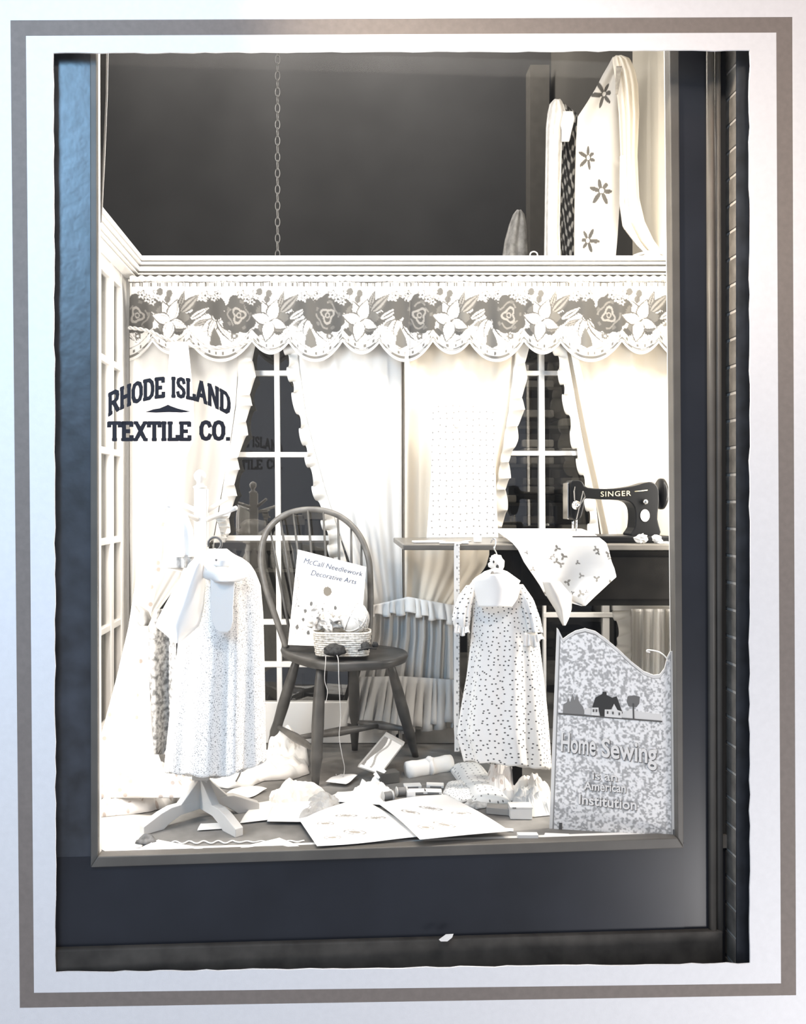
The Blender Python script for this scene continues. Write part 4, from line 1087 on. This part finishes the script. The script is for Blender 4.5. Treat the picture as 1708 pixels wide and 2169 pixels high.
HWL = MB().lathe((hx, YM+.042, hz), [(.014,0),(.016,.008),(.05,.010),(.056,.014),(.056,.024),(.050,.028),(.02,.030),(.016,.036)], axis=(1,0,0), seg=32).build('hand_wheel', M_black, sg, smooth=True)
MB().lathe((hx+.036, YM+.042, hz), [(.020,0),(.020,.010),(.012,.014)], axis=(1,0,0), seg=24).build('clutch_knob', M_chrome, HWL, smooth=True)
MB().lathe(P(1221,1070,YM-.003), [(.016,0),(.016,.003),(.008,.004),(.008,.014),(.004,.020)], axis=(0,-1,0), seg=24).build('tension_dial', M_chrome, sg, smooth=True)
MB().lathe(P(1367,1063,YM-.003), [(.010,0),(.010,.004),(.006,.012)], axis=(0,-1,0), seg=20).build('stitch_knob', M_chrome, sg, smooth=True)
bd = P(1367,1092,YM-.0025); MB().prism([bd+Vector((.0165*math.cos(t), 0, .022*math.sin(t))) for t in np.linspace(0, 2*math.pi, 28, endpoint=False)], (0,.003,0)).build('oval_badge', mat('badge_silver', g(.42, .03), .4, .4), SMB)
zn = ZT+.026
MB().tube([P(1214,1098,YM+.03), Vector((P(1214,1098,YM+.03).x, YM+.03, zn+.018))], .004, 10).build('needle_bar', M_chrome, sg, smooth=True)
nx_ = P(1214,1098,YM+.03).x
mb = MB().tube([P(1221,1098,YM+.04), Vector((P(1221,1098,YM+.04).x, YM+.04, zn+.008))], .004, 8); mb.box((nx_-.006, YM+.02, zn+.001), (nx_+.016, YM+.055, zn+.006)); mb.build('presser_foot', M_chrome, sg)
MB().tube([P(1228,1072,YM-.01), P(1240,1052,YM-.012), P(1236,1040,YM-.012), P(1222,1100,YM-.004)], .0022, 6).build('thread_guide', M_chrome, sg)
MB().tube([P(1219,1022,YM+.01), P(1217,1040,YM-.006), P(1218,1060,YM-.008)], .0025, 6).build('take_up_lever', M_chrome, sg)
MB().tube([P(1378,1022,YM+.04), P(1378,1008,YM+.04)], .003, 6).build('spool_pin', M_chrome, sg)
MB().lathe(P(1365,1143,YM-.055), [(.004,0),(.004,.035)], seg=8).build('bobbin_pin', M_chrome, sg) if False else None
# decal lettering and gilt lines
lettering('lettering', 'SINGER', lambda u, y: P(1273+64*u, 1052-u*2-y*15.5, YM-.0012), M_gold, SMB, .0, 1.15, .0008)
MB().tube([P(1345,1041,YM+.0005), P(1358,1040,YM+.0005), P(1372,1038,YM+.0005)], .0018, 6).build('gilt_line', M_gold, SMB, smooth=True)

# white print cloth running under the needle and over the edge
wc = thing('printed_table_cloth', P(1180,1150,2.88), 'white floral cloth lying by the needle and hanging over the table edge', 'cloth')
def wcY(U, V, X, Y_):
    base = np.where(Y_ < 1153, 2.895+(1153-Y_)/33*.20, 2.885)
    return base-.018*np.sin(U*6+V*3)*np.clip((Y_-1150)/80, 0, 1)-.004
def wcp(PX, PY):
    col = np.ones(PX.shape+(3,))*np.array(g(.82))
    rs_ = np.random.RandomState(5)
    for _ in range(26):
        x, y = rs_.uniform(1110, 1300), rs_.uniform(1160, 1280); r = rs_.uniform(4, 9)
        th = np.arctan2(PY-y, PX-x); rr = np.hypot(PX-x, PY-y)
        col[(rr < r*(.6+.4*np.cos(th*3+x))) ] = g(rs_.uniform(.16,.32), .05)
    return col
cloth('hanging_part', [(1120,1046,1232),(1128,1056,1252),(1136,1068,1266),(1150,1086,1284),(1165,1098,1290),(1190,1110,1296),(1205,1120,1302),(1222,1132,1306),(1240,1144,1286),(1262,1156,1262),(1283,1232,1240)], wcY, M_paint, wc, 130, 120, wcp, solid=.002)
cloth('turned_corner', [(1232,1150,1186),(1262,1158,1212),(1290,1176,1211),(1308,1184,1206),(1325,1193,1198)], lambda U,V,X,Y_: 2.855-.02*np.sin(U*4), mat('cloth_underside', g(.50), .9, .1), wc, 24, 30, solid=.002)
# small things on the table
def tablebox(x, y, w, d, h, rot, m, name, lb, cat, grp=None):
    Yt = FL*(EYE-ZT)/(y-VY); c = P(x, y, Yt); c.z = ZT+.0015
    return tag(MB().obox(c, w, d, h, rot).build(name, m, bevel=.0015), lb, cat, grp)
tablebox(908, 1150, .11, .05, .006, .1, M_paper, 'needle_packet', 'flat white packet at the left end of the table leaf', 'packet')
tablebox(962, 1152, .10, .04, .004, -.1, M_paper, 'pattern_envelope', 'thin white envelope on the leaf, under the end of the tape', 'envelope')
tablebox(1012, 1149, .022, .022, .022, .3, M_paper, 'thread_box', 'tiny white cube box on the leaf left of the floral cloth', 'box')
tablebox(1405, 1152, .05, .03, .006, .2, M_paper, 'pin_paper', 'little white pin paper at the right edge of the table', 'packet')
Yt = 2.93
o = MB().ball(P(1358,1148,2.93), .022, .016, .016, 10, 7, .6, 1).build('cloth_scrap', M_cloth); o.location.z = ZT+.001; tag(o, 'white folded cloth scrap below the silver badge of the machine', 'cloth')
o = MB().ball(P(1392,1150,2.93), .018, .014, .013, 9, 7, .7, 5).build('cloth_scrap', M_cloth); o.location.z = ZT+.001; tag(o, 'small white crumpled scrap at the machine\'s right foot', 'cloth')
# tape measure
tm = thing('tape_measure', P(968,1153,2.89), 'white tape measure hanging straight down from the table edge', 'tape measure')
def tmp_(PX, PY):
    col = np.ones(PX.shape+(3,))*np.array(g(.78)); cxx = 968+(PY-1160)/430*0
    m_ = (np.mod(PY, 24) < 5) & (np.abs(PX-968.5) < 1.7); col[m_] = g(.24)
    t_ = (np.mod(PY, 8) < 1.8) & (PX > 971.5); col[t_] = g(.35)
    return col
cloth('tape', [(1152,963,975),(1160,962,974),(1300,962,974),(1545,962,973),(1560,963,974),(1592,963,974)], lambda U,V,X,Y_: 2.886-.01*np.sin(V*5)*V, M_paint, tm, 14, 260, tmp_, solid=.0008)
cloth('tape_on_table', [(1145,985,1000),(1152,963,976)], lambda U,V,X,Y_: FL*(EYE-ZT-.002)/(Y_-VY), M_cloth, tm, 6, 6, solid=.0008)

# dotted length of white cloth standing behind the leaf
dl = cloth('dotted_cloth', [(858,918,1044),(900,916,1048),(1000,914,1050),(1060,910,1052),(1140,904,1056)], lambda U,V,X,Y_: 3.44-.012*np.sin(U*5+1)-.05*V, M_dotfaint, None, 60, 60, solid=.003)
tag(dl, 'white cloth with faint dots hung in front of the curtain above the table leaf', 'cloth')
bt = MB().lathe(P(968,902,3.40), [(.012,0),(.012,.002),(.009,.004)], axis=(0,-1,0), seg=20).build('button', mat('pearl', g(.45), .3, .5), smooth=True)
bt.parent = dl; bt.location = Vector(bt.location)-Vector(dl.location)

# ------------------------------------------------------------------ dotted baby dress
bdz = thing('dotted_dress', P(1065,1630,2.80), 'small white dotted dress with puffed sleeves', 'dress')
YD = 2.82
def dhem(TH, V, PX, PY):
    return PX, PY+V**5*((PX-1030)*.10)+V*4*np.sin(TH*9)*.5
ring('body', [(1218,1022,1072),(1228,1004,1090),(1245,990,1108),(1265,1000,1124),(1300,1002,1130),(1360,998,1142),(1430,990,1150),(1500,978,1158),(1560,970,1163),(1616,985,1167)], YD, .07, M_dot, bdz, 8, .16, wob=dhem, nu=140, nv=90, seed=3)
cloth('yoke', [(1216,1020,1070),(1226,1004,1092),(1245,1004,1102),(1268,1010,1096),(1285,1014,1084)], lambda U,V,X,Y_: YD-.065-.035*np.sin(U*np.pi), M_cloth, bdz, 30, 20, solid=.003)
def puff(c, rx, ry, rz, sd):
    mb = MB(); c = Vector(c); seg, rg_ = 30, 16; mb.ball(c, rx, ry, rz, seg, rg_, .25, sd); return mb
def sleeve(rows, name, seed):
    o = ring(name, rows, YD-.02, .04, M_dot, bdz, 8, .2, nu=60, nv=24, seed=seed); return o
sleeve([(1240,988,1006),(1262,972,1004),(1290,962,998),(1312,958,996),(1330,964,994)], 'sleeve', 1)
sleeve([(1238,1090,1108),(1270,1100,1130),(1310,1112,1144),(1340,1116,1150)], 'sleeve', 2)
ruffle('cuff', [(966,1322),(980,1328),(994,1326)], [(962,1338),(979,1346),(996,1340)], YD-.05, M_cloth, bdz, waves=4, seed=2, jit=3, amp=.008)
ruffle('cuff', [(1112,1340),(1130,1346),(1148,1342)], [(1108,1366),(1130,1374),(1154,1352)], YD-.05, M_cloth, bdz, waves=4, seed=2, jit=4, amp=.008)
h2 = thing('padded_hanger', P(1050,1210,2.85), 'padded hanger with a rosette and dark bow, hooked on the table edge', 'hanger')
MB().tube(spline([P(1040,1150,2.88), P(1044,1142,2.875), P(1050,1143,2.87), P(1050,1152,2.865), P(1047,1162,2.86), P(1052,1172,2.86), P(1051,1182,2.86)], 6), .0024, 8).build('hook', M_chrome, h2, smooth=True)
MB().tube([P(1003,1234,YD), P(1030,1217,YD), P(1052,1210,YD), P(1072,1217,YD), P(1100,1234,YD)], [.008,.012,.013,.012,.008], 10).build('bar', M_cloth, h2, smooth=True)
MB().ball(P(1052,1194,2.84), .024, .018, .028, 18, 10, .5, 3).build('rosette', M_cloth, h2, smooth=True)
for x, y, r in ((1054,1201,.0065),(1046,1190,.004)): MB().ball(P(x, y, 2.818), r*.8, .004, r*1.2, 10, 6).build('bead', M_yarnd, h2, smooth=True)
mb = MB(); k0 = P(1052,1226,2.75)
for sx in (-1, 1): mb.prism([k0, k0+Vector((sx*.016,0,.011)), k0+Vector((sx*.02,0,0)), k0+Vector((sx*.016,0,-.010))], (0,.006,0))
mb.ball(k0+Vector((0,.002,0)), .005,.006,.006, 8, 6); mb.tube([P(1044,1212,2.78), P(1040,1222,2.765), P(1046,1234,2.755)], .005, 6); mb.build('bow', mat('dark_ribbon', g(.13, .03), .7, .2), h2)

# ------------------------------------------------------------------ home sewing sign
sn = thing('display_sign', F(1300,1765), 'mottled grey show board reading Home Sewing, with a curved cut top', 'sign')
xt = [1180,1184,1194,1206,1220,1240,1262,1285,1310,1340,1365,1385,1398,1408,1414,1420,1432]
yt_ = [1330,1334,1353,1344,1336,1331,1337,1353,1374,1402,1422,1430,1429,1416,1392,1380,1378]
LE = lambda y: 1182-(y-1330)*.037          # left edge leans
def sgmap(x, y):                           # from upright board coordinates to the frame
    k = (1432-x)/(1432-1180)
    return x+(LE(y)-1182)*k+(y-1330)*.006*(1-k), y
YSg = lambda x: 2.662-.060*(x-1180)/250
def signpaint(PX, PY):
    rs_ = np.random.RandomState(2)
    def vn(sc, sd):
        r = np.random.RandomState(sd); G = r.rand(256, 256); x = PX/sc; y = PY/sc
        xi = np.floor(x).astype(int) & 255; yi = np.floor(y).astype(int) & 255; fx = x-np.floor(x); fy = y-np.floor(y)
        fx = fx*fx*(3-2*fx); fy = fy*fy*(3-2*fy)
        return (G[yi, xi]*(1-fx)+G[yi, (xi+1) & 255]*fx)*(1-fy)+(G[(yi+1) & 255, xi]*(1-fx)+G[(yi+1) & 255, (xi+1) & 255]*fx)*fy
    n_ = vn(4.4, 1)*.6+vn(2.6, 2)*.4+.10*(vn(40, 3)-.5)
    v = np.clip(.68+(n_-.46)*2.2, .44, .92)
    col = v[..., None]*np.array([1.02, 1, .97])
    T = np.interp(PX, xt, yt_)
    d = np.minimum(PY-T, PX-1180)
    col[(d < 7)] = g(.74); col[np.abs(d-7.5) < .9] = g(.28)
    col[(PX > 1422)] = g(.74); col[np.abs(PX-1421.5) < .8] = g(.35)
    return col
u = np.linspace(1180, 1432, 190); v = np.linspace(0, 1, 320); PXs, Vs = np.meshgrid(u, v)
Ts = np.interp(u, xt, yt_)[None]; Bs = (1757+16*(u-1180)/252)[None]
PYs = Ts+(Bs-Ts)*Vs
GX, GY = sgmap(PXs, PYs)
BRD = gridmesh('board', to3(GX, GY, YSg(PXs)), np.stack([GX/600, GY/600], -1), M_paint, sn, signpaint(PXs, PYs), solid=.006, smooth=False, offset=1)
def sp(x, y, e=.001):
    a_, b_ = sgmap(x, y); return P(a_, b_, YSg(x)-e)
def flatpart(name, poly, tone, e=.001): return MB().prism([sp(x, y, e) for x, y in poly], (0,.001,0)).build(name, mat('sign_tone_%d' % int(tone*1000), g(tone), .8, .1), BRD)
lin = lambda x: (x-1190)*.075
flatpart('picture_trees', [(1199,1512+lin(1199)),(1199,1492),(1206,1488),(1209,1478),(1213,1488),(1218,1470),(1222,1484),(1227,1470),(1232,1488),(1240,1497),(1246,1512+lin(1246))], .24)
flatpart('picture_hedge', [(1243,1513),(1243,1503),(1252,1500),(1262,1502),(1262,1514)], .72)
flatpart('picture_house', [(1259,1499),(1265,1478),(1279,1470),(1280,1465),(1288,1466),(1288,1472),(1300,1478),(1309,1475),(1322,1511),(1310,1510),(1304,1490),(1298,1502),(1284,1518),(1276,1518),(1272,1499)], .055, .0015)
flatpart('picture_wall', [(1258,1499),(1272,1499),(1272,1516),(1258,1515)], .78, .003)
flatpart('picture_wall', [(1285,1503),(1300,1503),(1304,1491),(1311,1504),(1320,1507),(1320,1521),(1285,1518)], .78, .003)
for x, y in ((1262,1505),(1268,1505),(1291,1509),(1302,1510),(1315,1512)):
    flatpart('picture_window', [(x-1.5,y-2.5),(x+1.5,y-2.5),(x+1.5,y+3),(x-1.5,y+3)], .12, .0045)
flatpart('picture_trees', [(1332,1475),(1345,1473),(1357,1476),(1356,1490),(1350,1498),(1334,1496),(1330,1486)], .18)
flatpart('picture_trunk', [(1342,1490),(1345,1490),(1346,1524),(1343,1524)], .10, .0016)
flatpart('picture_snow', [(1320,1508),(1340,1504),(1360,1508),(1380,1511),(1400,1513),(1403,1529),(1320,1522)], .74, .0008)
flatpart('picture_ground_line', [(1190,1510),(1403,1527),(1403,1530),(1190,1513)], .12, .0018)
def sgtxt(x0, x1, y0, slope, h):
    def f(u, y):
        x = x0+(x1-x0)*u; return sp(x, y0+slope*(x-x0)-y*h*(1+.12*u), .004)
    return f
M_sgl = mat('sign_letter_white', g(.80), .7, .2); M_sgs = mat('sign_letter_edge', g(.17), .7, .2)
def shlet(body, x0, x1, y0, slope, h, b=.02, edge=True):
    if edge:
        f0 = sgtxt(x0+1.6, x1+1.6, y0+1.6, slope, h); lettering('letter_edge', body, lambda u, y: f0(u, y)+Vector((0,.0022,0)), M_sgs, BRD, b+.012, thick=.001)
    lettering('lettering', body, sgtxt(x0, x1, y0, slope, h), M_sgl, BRD, b, thick=.0015)
shlet('Home', 1197, 1268, 1590, .14, 54); shlet('Sewing', 1280, 1392, 1602, .14, 54)
shlet('is an', 1262, 1312, 1650, .10, 22, .015); shlet('American', 1246, 1330, 1672, .08, 24, .02); shlet('Institution', 1236, 1352, 1702, .12, 28, .02)
MB().tube(spline([sp(1416,1402), sp(1410,1391), sp(1398,1382), sp(1384,1378), sp(1373,1377), sp(1371,1380), sp(1378,1382)], 6), .0022, 8).build('scroll_tip', M_sgl, sn, smooth=True)
for x in (1202,): flatpart('foot_clip', [(x-3,1743),(x+3,1743),(x+3,1759),(x-3,1759)], .12, .003)
flatpart('foot_clip', [(1424,1757),(1431,1757),(1431,1774),(1424,1774)], .16, .003)

# ------------------------------------------------------------------ things on the display floor
def fbx(x, y, w, d, h, rot, m, name, lb, cat, grp=None, z=.0015, bev=.0015, tilt=0.0, roll=0.0):
    c = F(x, y); c.z = z
    return tag(MB().obox(c, w, d, h, rot, tilt, roll).build(name, m, bevel=bev), lb, cat, grp)
# bundles left of the chair leg
b1 = thing('fabric_bundle', F(560,1650), 'plump white tied cloth bundle on the floor between stand and chair leg', 'cloth')
crumple('cloth', [(462,1640),(505,1652),(560,1655),(620,1652),(655,1640),(650,1615),(600,1598),(500,1598)], .075, M_cloth, b1, seed=11, rough=.45, nr=12, na=80, power=.4)
MB().tube(spline([F(500,1655,.02), F(508,1640,.07), F(512,1620,.06)], 6), .003, 6).build('tie', M_greythread, b1, smooth=True)
tag(crumple('print_cloth', [(560,1618),(600,1622),(655,1624),(650,1600),(610,1588),(570,1592)], .13, speckmat('rose_print', g(.45, .05), g(.82), 22, .34, .46, 3), seed=13, rough=.6), 'rumpled printed cloth heaped behind the chair\'s front leg', 'cloth')
tag(crumple('soft_wrap', [(435,1665),(480,1672),(530,1668),(560,1655),(520,1640),(450,1645)], .03, M_cloth, seed=17), 'thin white wrap lying behind the coat stand\'s feet', 'cloth')
# papers around the stand and chair
def sheet(name, poly, lb, cat='paper', m=None, z=.003, wave=.004, grp=None, **k):
    return tag(floorsheet(name, poly, m or M_paper, z=z, wave=wave, **k), lb, cat, grp)
sheet('envelope', [(478,1686),(520,1665),(566,1676),(528,1694)], 'open white envelope lying behind the right foot of the coat stand', 'envelope', z=.004)
sheet('folded_paper', [(508,1748),(540,1702),(592,1702),(575,1740)], 'white folded paper touching the coat stand\'s right foot')
sheet('folded_paper', [(566,1747),(580,1705),(668,1706),(642,1748)], 'white paper between the crumpled sheet and the coat stand', z=.007)
tag(crumple('crumpled_paper', [(572,1708),(640,1706),(690,1680),(650,1668),(600,1672),(570,1690)], .045, M_paper, seed=21, flat=True, rough=.9), 'tall crumpled white paper in front of the chair', 'paper')
tag(crumple('tissue', [(632,1740),(700,1725),(722,1700),(690,1682),(655,1695)], .022, M_paperg, seed=23, flat=True), 'grey crumpled tissue beside the large pattern sheet', 'tissue')
sheet('card', [(690,1665),(722,1646),(758,1652),(733,1670)], 'small white card standing slightly off the floor under the chair', 'card', z=.012)
tag(crumple('crumpled_paper', [(735,1692),(800,1695),(835,1684),(812,1668),(765,1664)], .03, M_paper, seed=25, flat=True), 'crumpled white paper left of the thread spools', 'paper')
sheet('paper_sheet', [(695,1702),(715,1680),(790,1682),(830,1712)], 'white sheet under the crumpled paper near the spools', z=.005)
# large pattern sheets
def patpaint(U, V):
    col = np.ones(U.shape+(3,))*np.array(g(.83))
    for (a_, b_, r1, r2, ro) in ((.25,.35,.10,.04,.6),(.55,.3,.12,.03,.5),(.45,.7,.11,.05,.7),(.8,.5,.1,.03,.4),(.2,.75,.08,.05,.2)):
        q = ell(U, V, a_, b_, r1, r2, ro); col[(np.abs(q-1) < .2)] = g(.25, .04); col[q < .35] = g(.32, .06)
    return col
p1 = thing('pattern_sheet', F(760,1760), 'large white printed pattern sheet, left one at the front glass', 'pattern')
floorsheet('sheet', [(635,1747),(762,1694),(905,1782),(672,1802)], M_paint, p1, z=.010, wave=.004, n=90, paint=patpaint)
p2 = thing('pattern_sheet', F(950,1760), 'large white printed pattern sheet, right one overlapping the left', 'pattern')
floorsheet('sheet', [(800,1716),(945,1698),(1082,1779),(890,1797)], M_paint, p2, z=.022, wave=.005, n=90, paint=patpaint, seed=2)
# picture panel leaning
pp = thing('framed_print', F(810,1645), 'framed pale print leaning at an angle under the chair', 'picture')
corn = [P(817,1554,3.22), P(857,1576,3.17), P(807,1642,3.10), P(757,1625,3.12)]
MB().prism(corn, (.004,.016,.004)).build('frame', mat('frame_grey', g(.42, .03), .7, .2), pp, bevel=.002)
cen = sum(corn, Vector())/4
def pr_paint(U, V):
    col = np.ones(U.shape+(3,))*np.array(g(.74, .02)); col[(U < .22+.1*np.sin(V*6))] = g(.22, .04); col[(np.abs(U-.38-.08*np.sin(V*9)) < .05)] = g(.35, .04); col[V > .93] = g(.8)
    return col
uu = np.linspace(0, 1, 50); U, V_ = np.meshgrid(uu, uu)
cc = [cen.lerp(c, .90)+Vector((-.002,-.004,-.001)) for c in corn]; A4 = [np.array(c) for c in cc]
Q = A4[0]*((1-U)*(1-V_))[..., None]+A4[1]*(U*(1-V_))[..., None]+A4[2]*(U*V_)[..., None]+A4[3]*((1-U)*V_)[..., None]
gridmesh('print', Q, np.stack([U, V_], -1), M_paint, pp, pr_paint(U, V_), solid=.001, smooth=False)
# small dark open box
db = thing('card_box', F(820,1655), 'small dark card box with a raised white lid flap beside the framed print', 'box')
c = F(822,1662); MB().obox((c.x, c.y+.03, .0015), .075, .05, .038, .35).build('body', mat('dark_card', g(.10, .04), .7, .2), db, bevel=.001)
MB().obox((c.x-.028, c.y+.02, .036), .04, .04, .002, .35, .2, -.7).build('flap', M_paper, db)
tag(crumple('folded_card', [(785,1661),(805,1664),(812,1655),(795,1647)], .02, M_paper, seed=31, flat=True), 'small folded white card left of the dark card box', 'card')
# ribbon-tied roll
def roll(name, x0, y0, x1, y1, r, lb, m, ribbon=True):
    a_, b_ = F(x0, y0), F(x1, y1); a_.z = b_.z = r*.72+.0015
    t = thing(name, (a_+b_)/2-Vector((0,0,r)), lb, 'cloth')
    MB().tube([a_.lerp(b_, k/8) for k in range(9)], [r*(1+.05*math.sin(k*2)) for k in range(9)], 18, flat=.72 if abs((b_-a_).x) > abs((b_-a_).y) else 1).build('roll', m, t, smooth=True)
    if ribbon:
        mdl = a_.lerp(b_, .5); d = (b_-a_).normalized()
        MB().lathe(mdl-d*.006, [(r*1.03,0),(r*1.03,.012)], axis=d, seg=20).build('ribbon', M_cloth, t, smooth=True) 
        MB().ball(mdl+Vector((0,-.005,r*.8)), .018, .012, .014, 14, 8, .4, 2).build('knot', M_cloth, t, smooth=True)
    return t
roll('cloth_roll', 862, 1646, 956, 1630, .032, 'ribbon-tied white cloth roll to the right of the framed print', M_cream if False else M_cloth)
# small packets
for i, (x, y, lb) in enumerate([(874,1668,'white thread packet in the rear row, left one, under the cloth roll'), (922,1667,'white thread packet in the rear row, right one, under the cloth roll'), (884,1680,'white thread packet in the front row, left one, right of the spools'), (917,1680,'white thread packet in the front row, right one, beside the pincushion square')]):
    t = thing('thread_packet', F(x, y), lb, 'packet', 'thread packets beside the spools')
    c = F(x, y); c.z = .0015; rt = (.1, -.1, .05, -.08)[i]
    WRP = MB().obox(c, .062, .034, .010, rt).build('wrapper', M_paper, t, bevel=.002)
    MB().obox(c+Vector((0,-.0175,.001)), .040, .002, .006, rt).build('label_strip', M_greythread, WRP)
# spools
def spool(x, y, rot, m, lb, upright=False):
    c = F(x, y); r = .0165; c.z = .0015 if upright else r+.0015
    t = thing('thread_spool', (c.x, c.y, 0), lb, 'spool', 'thread spools on the display floor')
    ax = Vector((0,0,1)) if upright else Vector((math.cos(rot), math.sin(rot), 0)); b0 = c if upright else c-ax*.02
    MB().lathe(b0, [(r*.9,0),(r,.001),(r,.004),(r*.6,.007),(r*.6,.033),(r,.036),(r,.039),(r*.9,.040)], axis=ax, seg=24).build('reel', M_wood_l, t, smooth=True)
    MB().lathe(b0+ax*.0065, [(r*.82,0),(r*.86,.004),(r*.86,.023),(r*.82,.027)], axis=ax, seg=24).build('thread', m, t, smooth=True)
spool(822, 1697, .25, M_greythread, 'grey thread spool on its side, the front one of two')
spool(851, 1687, .15, M_greythread, 'grey thread spool on its side, behind and right of the other')
fbx(871, 1704, .028, .018, .044, .05, M_paper, 'small_carton', 'upright little white carton right of the spools', 'box')
# dotted square cushion
o = thing('dotted_cushion', F(975,1695), 'white dotted square cushion with a stitched edge, beside the thread packets', 'cushion')
crumple('cover', [(938,1682),(970,1704),(1016,1692),(1008,1668),(985,1655),(948,1660)], .036, M_dot, o, seed=41, rough=.12, power=.4)
pth = [F(x, y, .006) for x, y in ((936,1682),(969,1706),(1017,1693))]
MB().tube(spline(pth, 10), .003, 6).build('edging', M_cloth, o, smooth=True)
# dotted folded length
o = thing('dotted_fabric_length', F(1010,1660), 'long folded white dotted cloth running back towards the baby dress', 'cloth')
a_, b_ = F(1046,1706), F(985,1626)
d = (b_-a_).normalized(); n_ = Vector((-d.y, d.x, 0)); L = (b_-a_).length
nu, nv = 30, 40; uu = np.linspace(0, 1, nu); vv = np.linspace(0, 1, nv); U, V_ = np.meshgrid(uu, vv)
A3 = np.array(a_); dn = np.array(d); nn = np.array(n_); wdt = .13
Q = A3+dn*(V_*L)[..., None]+nn*((U-.5)*wdt)[..., None]
Q[..., 2] = .005+.030*np.clip(1-np.abs(U*2-1)**3.5, 0, 1)*(1+.08*np.sin(V_*9))*np.clip(1-np.abs(V_*2-1)**10, 0, 1)
gridmesh('top_fold', Q, np.stack([U*wdt, V_*L], -1), M_dotfaint, o, solid=.003, offset=1)
Q2 = Q.copy(); Q2[..., 2] = .002; gridmesh('under_fold', Q2, np.stack([U*wdt, V_*L], -1), M_cloth, o, solid=.002, offset=1)
tag(crumple('sprigged_cloth', [(1028,1690),(1075,1700),(1110,1690),(1102,1655),(1062,1640),(1034,1655)], .085, M_sprig, seed=43, rough=.8, flat=True), 'peaked sprigged cloth heap right of the long dotted cloth', 'cloth')
tag(crumple('white_cloth_heap', [(1085,1710),(1130,1732),(1166,1728),(1168,1690),(1130,1668),(1090,1670)], .10, M_cloth, seed=47, rough=.7, flat=True), 'tall white cloth heap against the sign\'s left edge', 'cloth')
fbx(1056, 1722, .075, .045, .022, -.25, mat('grey_card', g(.35, .02), .7, .2), 'button_box', 'grey flat card box left of the white one', 'box')
o = thing('lidded_box', F(1105,1735), 'white lidded cardboard box in front of the white cloth heap', 'box')
c = F(1105,1736); c.z = .0015; MB().obox((c.x, c.y+.02, .0015), .07, .045, .034, -.03).build('body', M_paper, o, bevel=.001)
MB().obox((c.x, c.y+.02, .0356), .073, .048, .006, -.03).build('lid', M_paper, o, bevel=.001)
MB().obox((c.x-.024, c.y-.0045, .037), .012, .0012, .004, -.03).build('mark', M_greythread, o)
fbx(1044, 1700, .05, .03, .008, .3, M_paper, 'needle_packet', 'thin white packet lying on the floor behind the grey card box', 'packet')
tag(crumple('lace_scrap', [(982,1706),(1010,1716),(1040,1710),(1025,1696),(995,1697)], .010, mat('lace_scrap', g(.5), .9, .1, var=.4, vscale=60), seed=51), 'scrap of pale lace on the floor in front of the dotted cushion', 'lace')
sheet('tag_card', [(1062,1762),(1064,1755),(1088,1757),(1088,1763)], 'narrow white tag on the floor left of the sign', 'card', z=.003, wave=.0)
fbx(1118, 1776, .062, .022, .014, 0, M_paper, 'hem_tape_card', 'white card of hem tape lying against the glass near the sign', 'card')
sheet('tag_card', [(1150,1778),(1155,1766),(1205,1768),(1215,1774)], 'white tag card at the foot of the sign by the glass', 'card', z=.003, wave=.0)
# rickrack trim and rag at the front left
pts = [F(318+i*3.0, 1785-i*.03+2.6*math.sin(i*.62)*(1 if i < 60 else .5), .004) for i in range(110)]
rk = MB().tube(pts, .0022, 6).build('rickrack_trim', M_cloth, smooth=True); tag(rk, 'wavy white rickrack trim laid along the floor before the coat stand', 'trim')
tag(crumple('rag', [(288,1788),(310,1792),(330,1786),(322,1774),(298,1777)], .018, mat('rag', g(.16), .9, .1, var=.4, vscale=60), seed=61), 'small dark rag at the left end of the rickrack', 'cloth')
sheet('paper_corner', [(290,1804),(335,1781),(430,1801),(380,1803)], 'white paper corner at the glass, bottom left', z=.004, wave=.001)
sheet('paper_corner', [(505,1800),(592,1777),(634,1796),(560,1799)], 'white paper corner at the glass, below the coat stand\'s right foot', z=.004, wave=.001)
sheet('printed_card', [(418,1762),(425,1747),(470,1747),(492,1757)], 'small white card with grey marks beneath the coat stand', 'card', z=.004, wave=.001)
lc = floorsheet('floor_pale_patch', [(214,1806),(214,1722),(330,1728),(300,1796)], mat('pale_floor_patch', g(.55, .02), .9, .1), z=.001, wave=.0005); tag(lc, 'pale patch laid flat on the floor in the front left corner', 'cloth')  # pale patch added where the floor is lighter
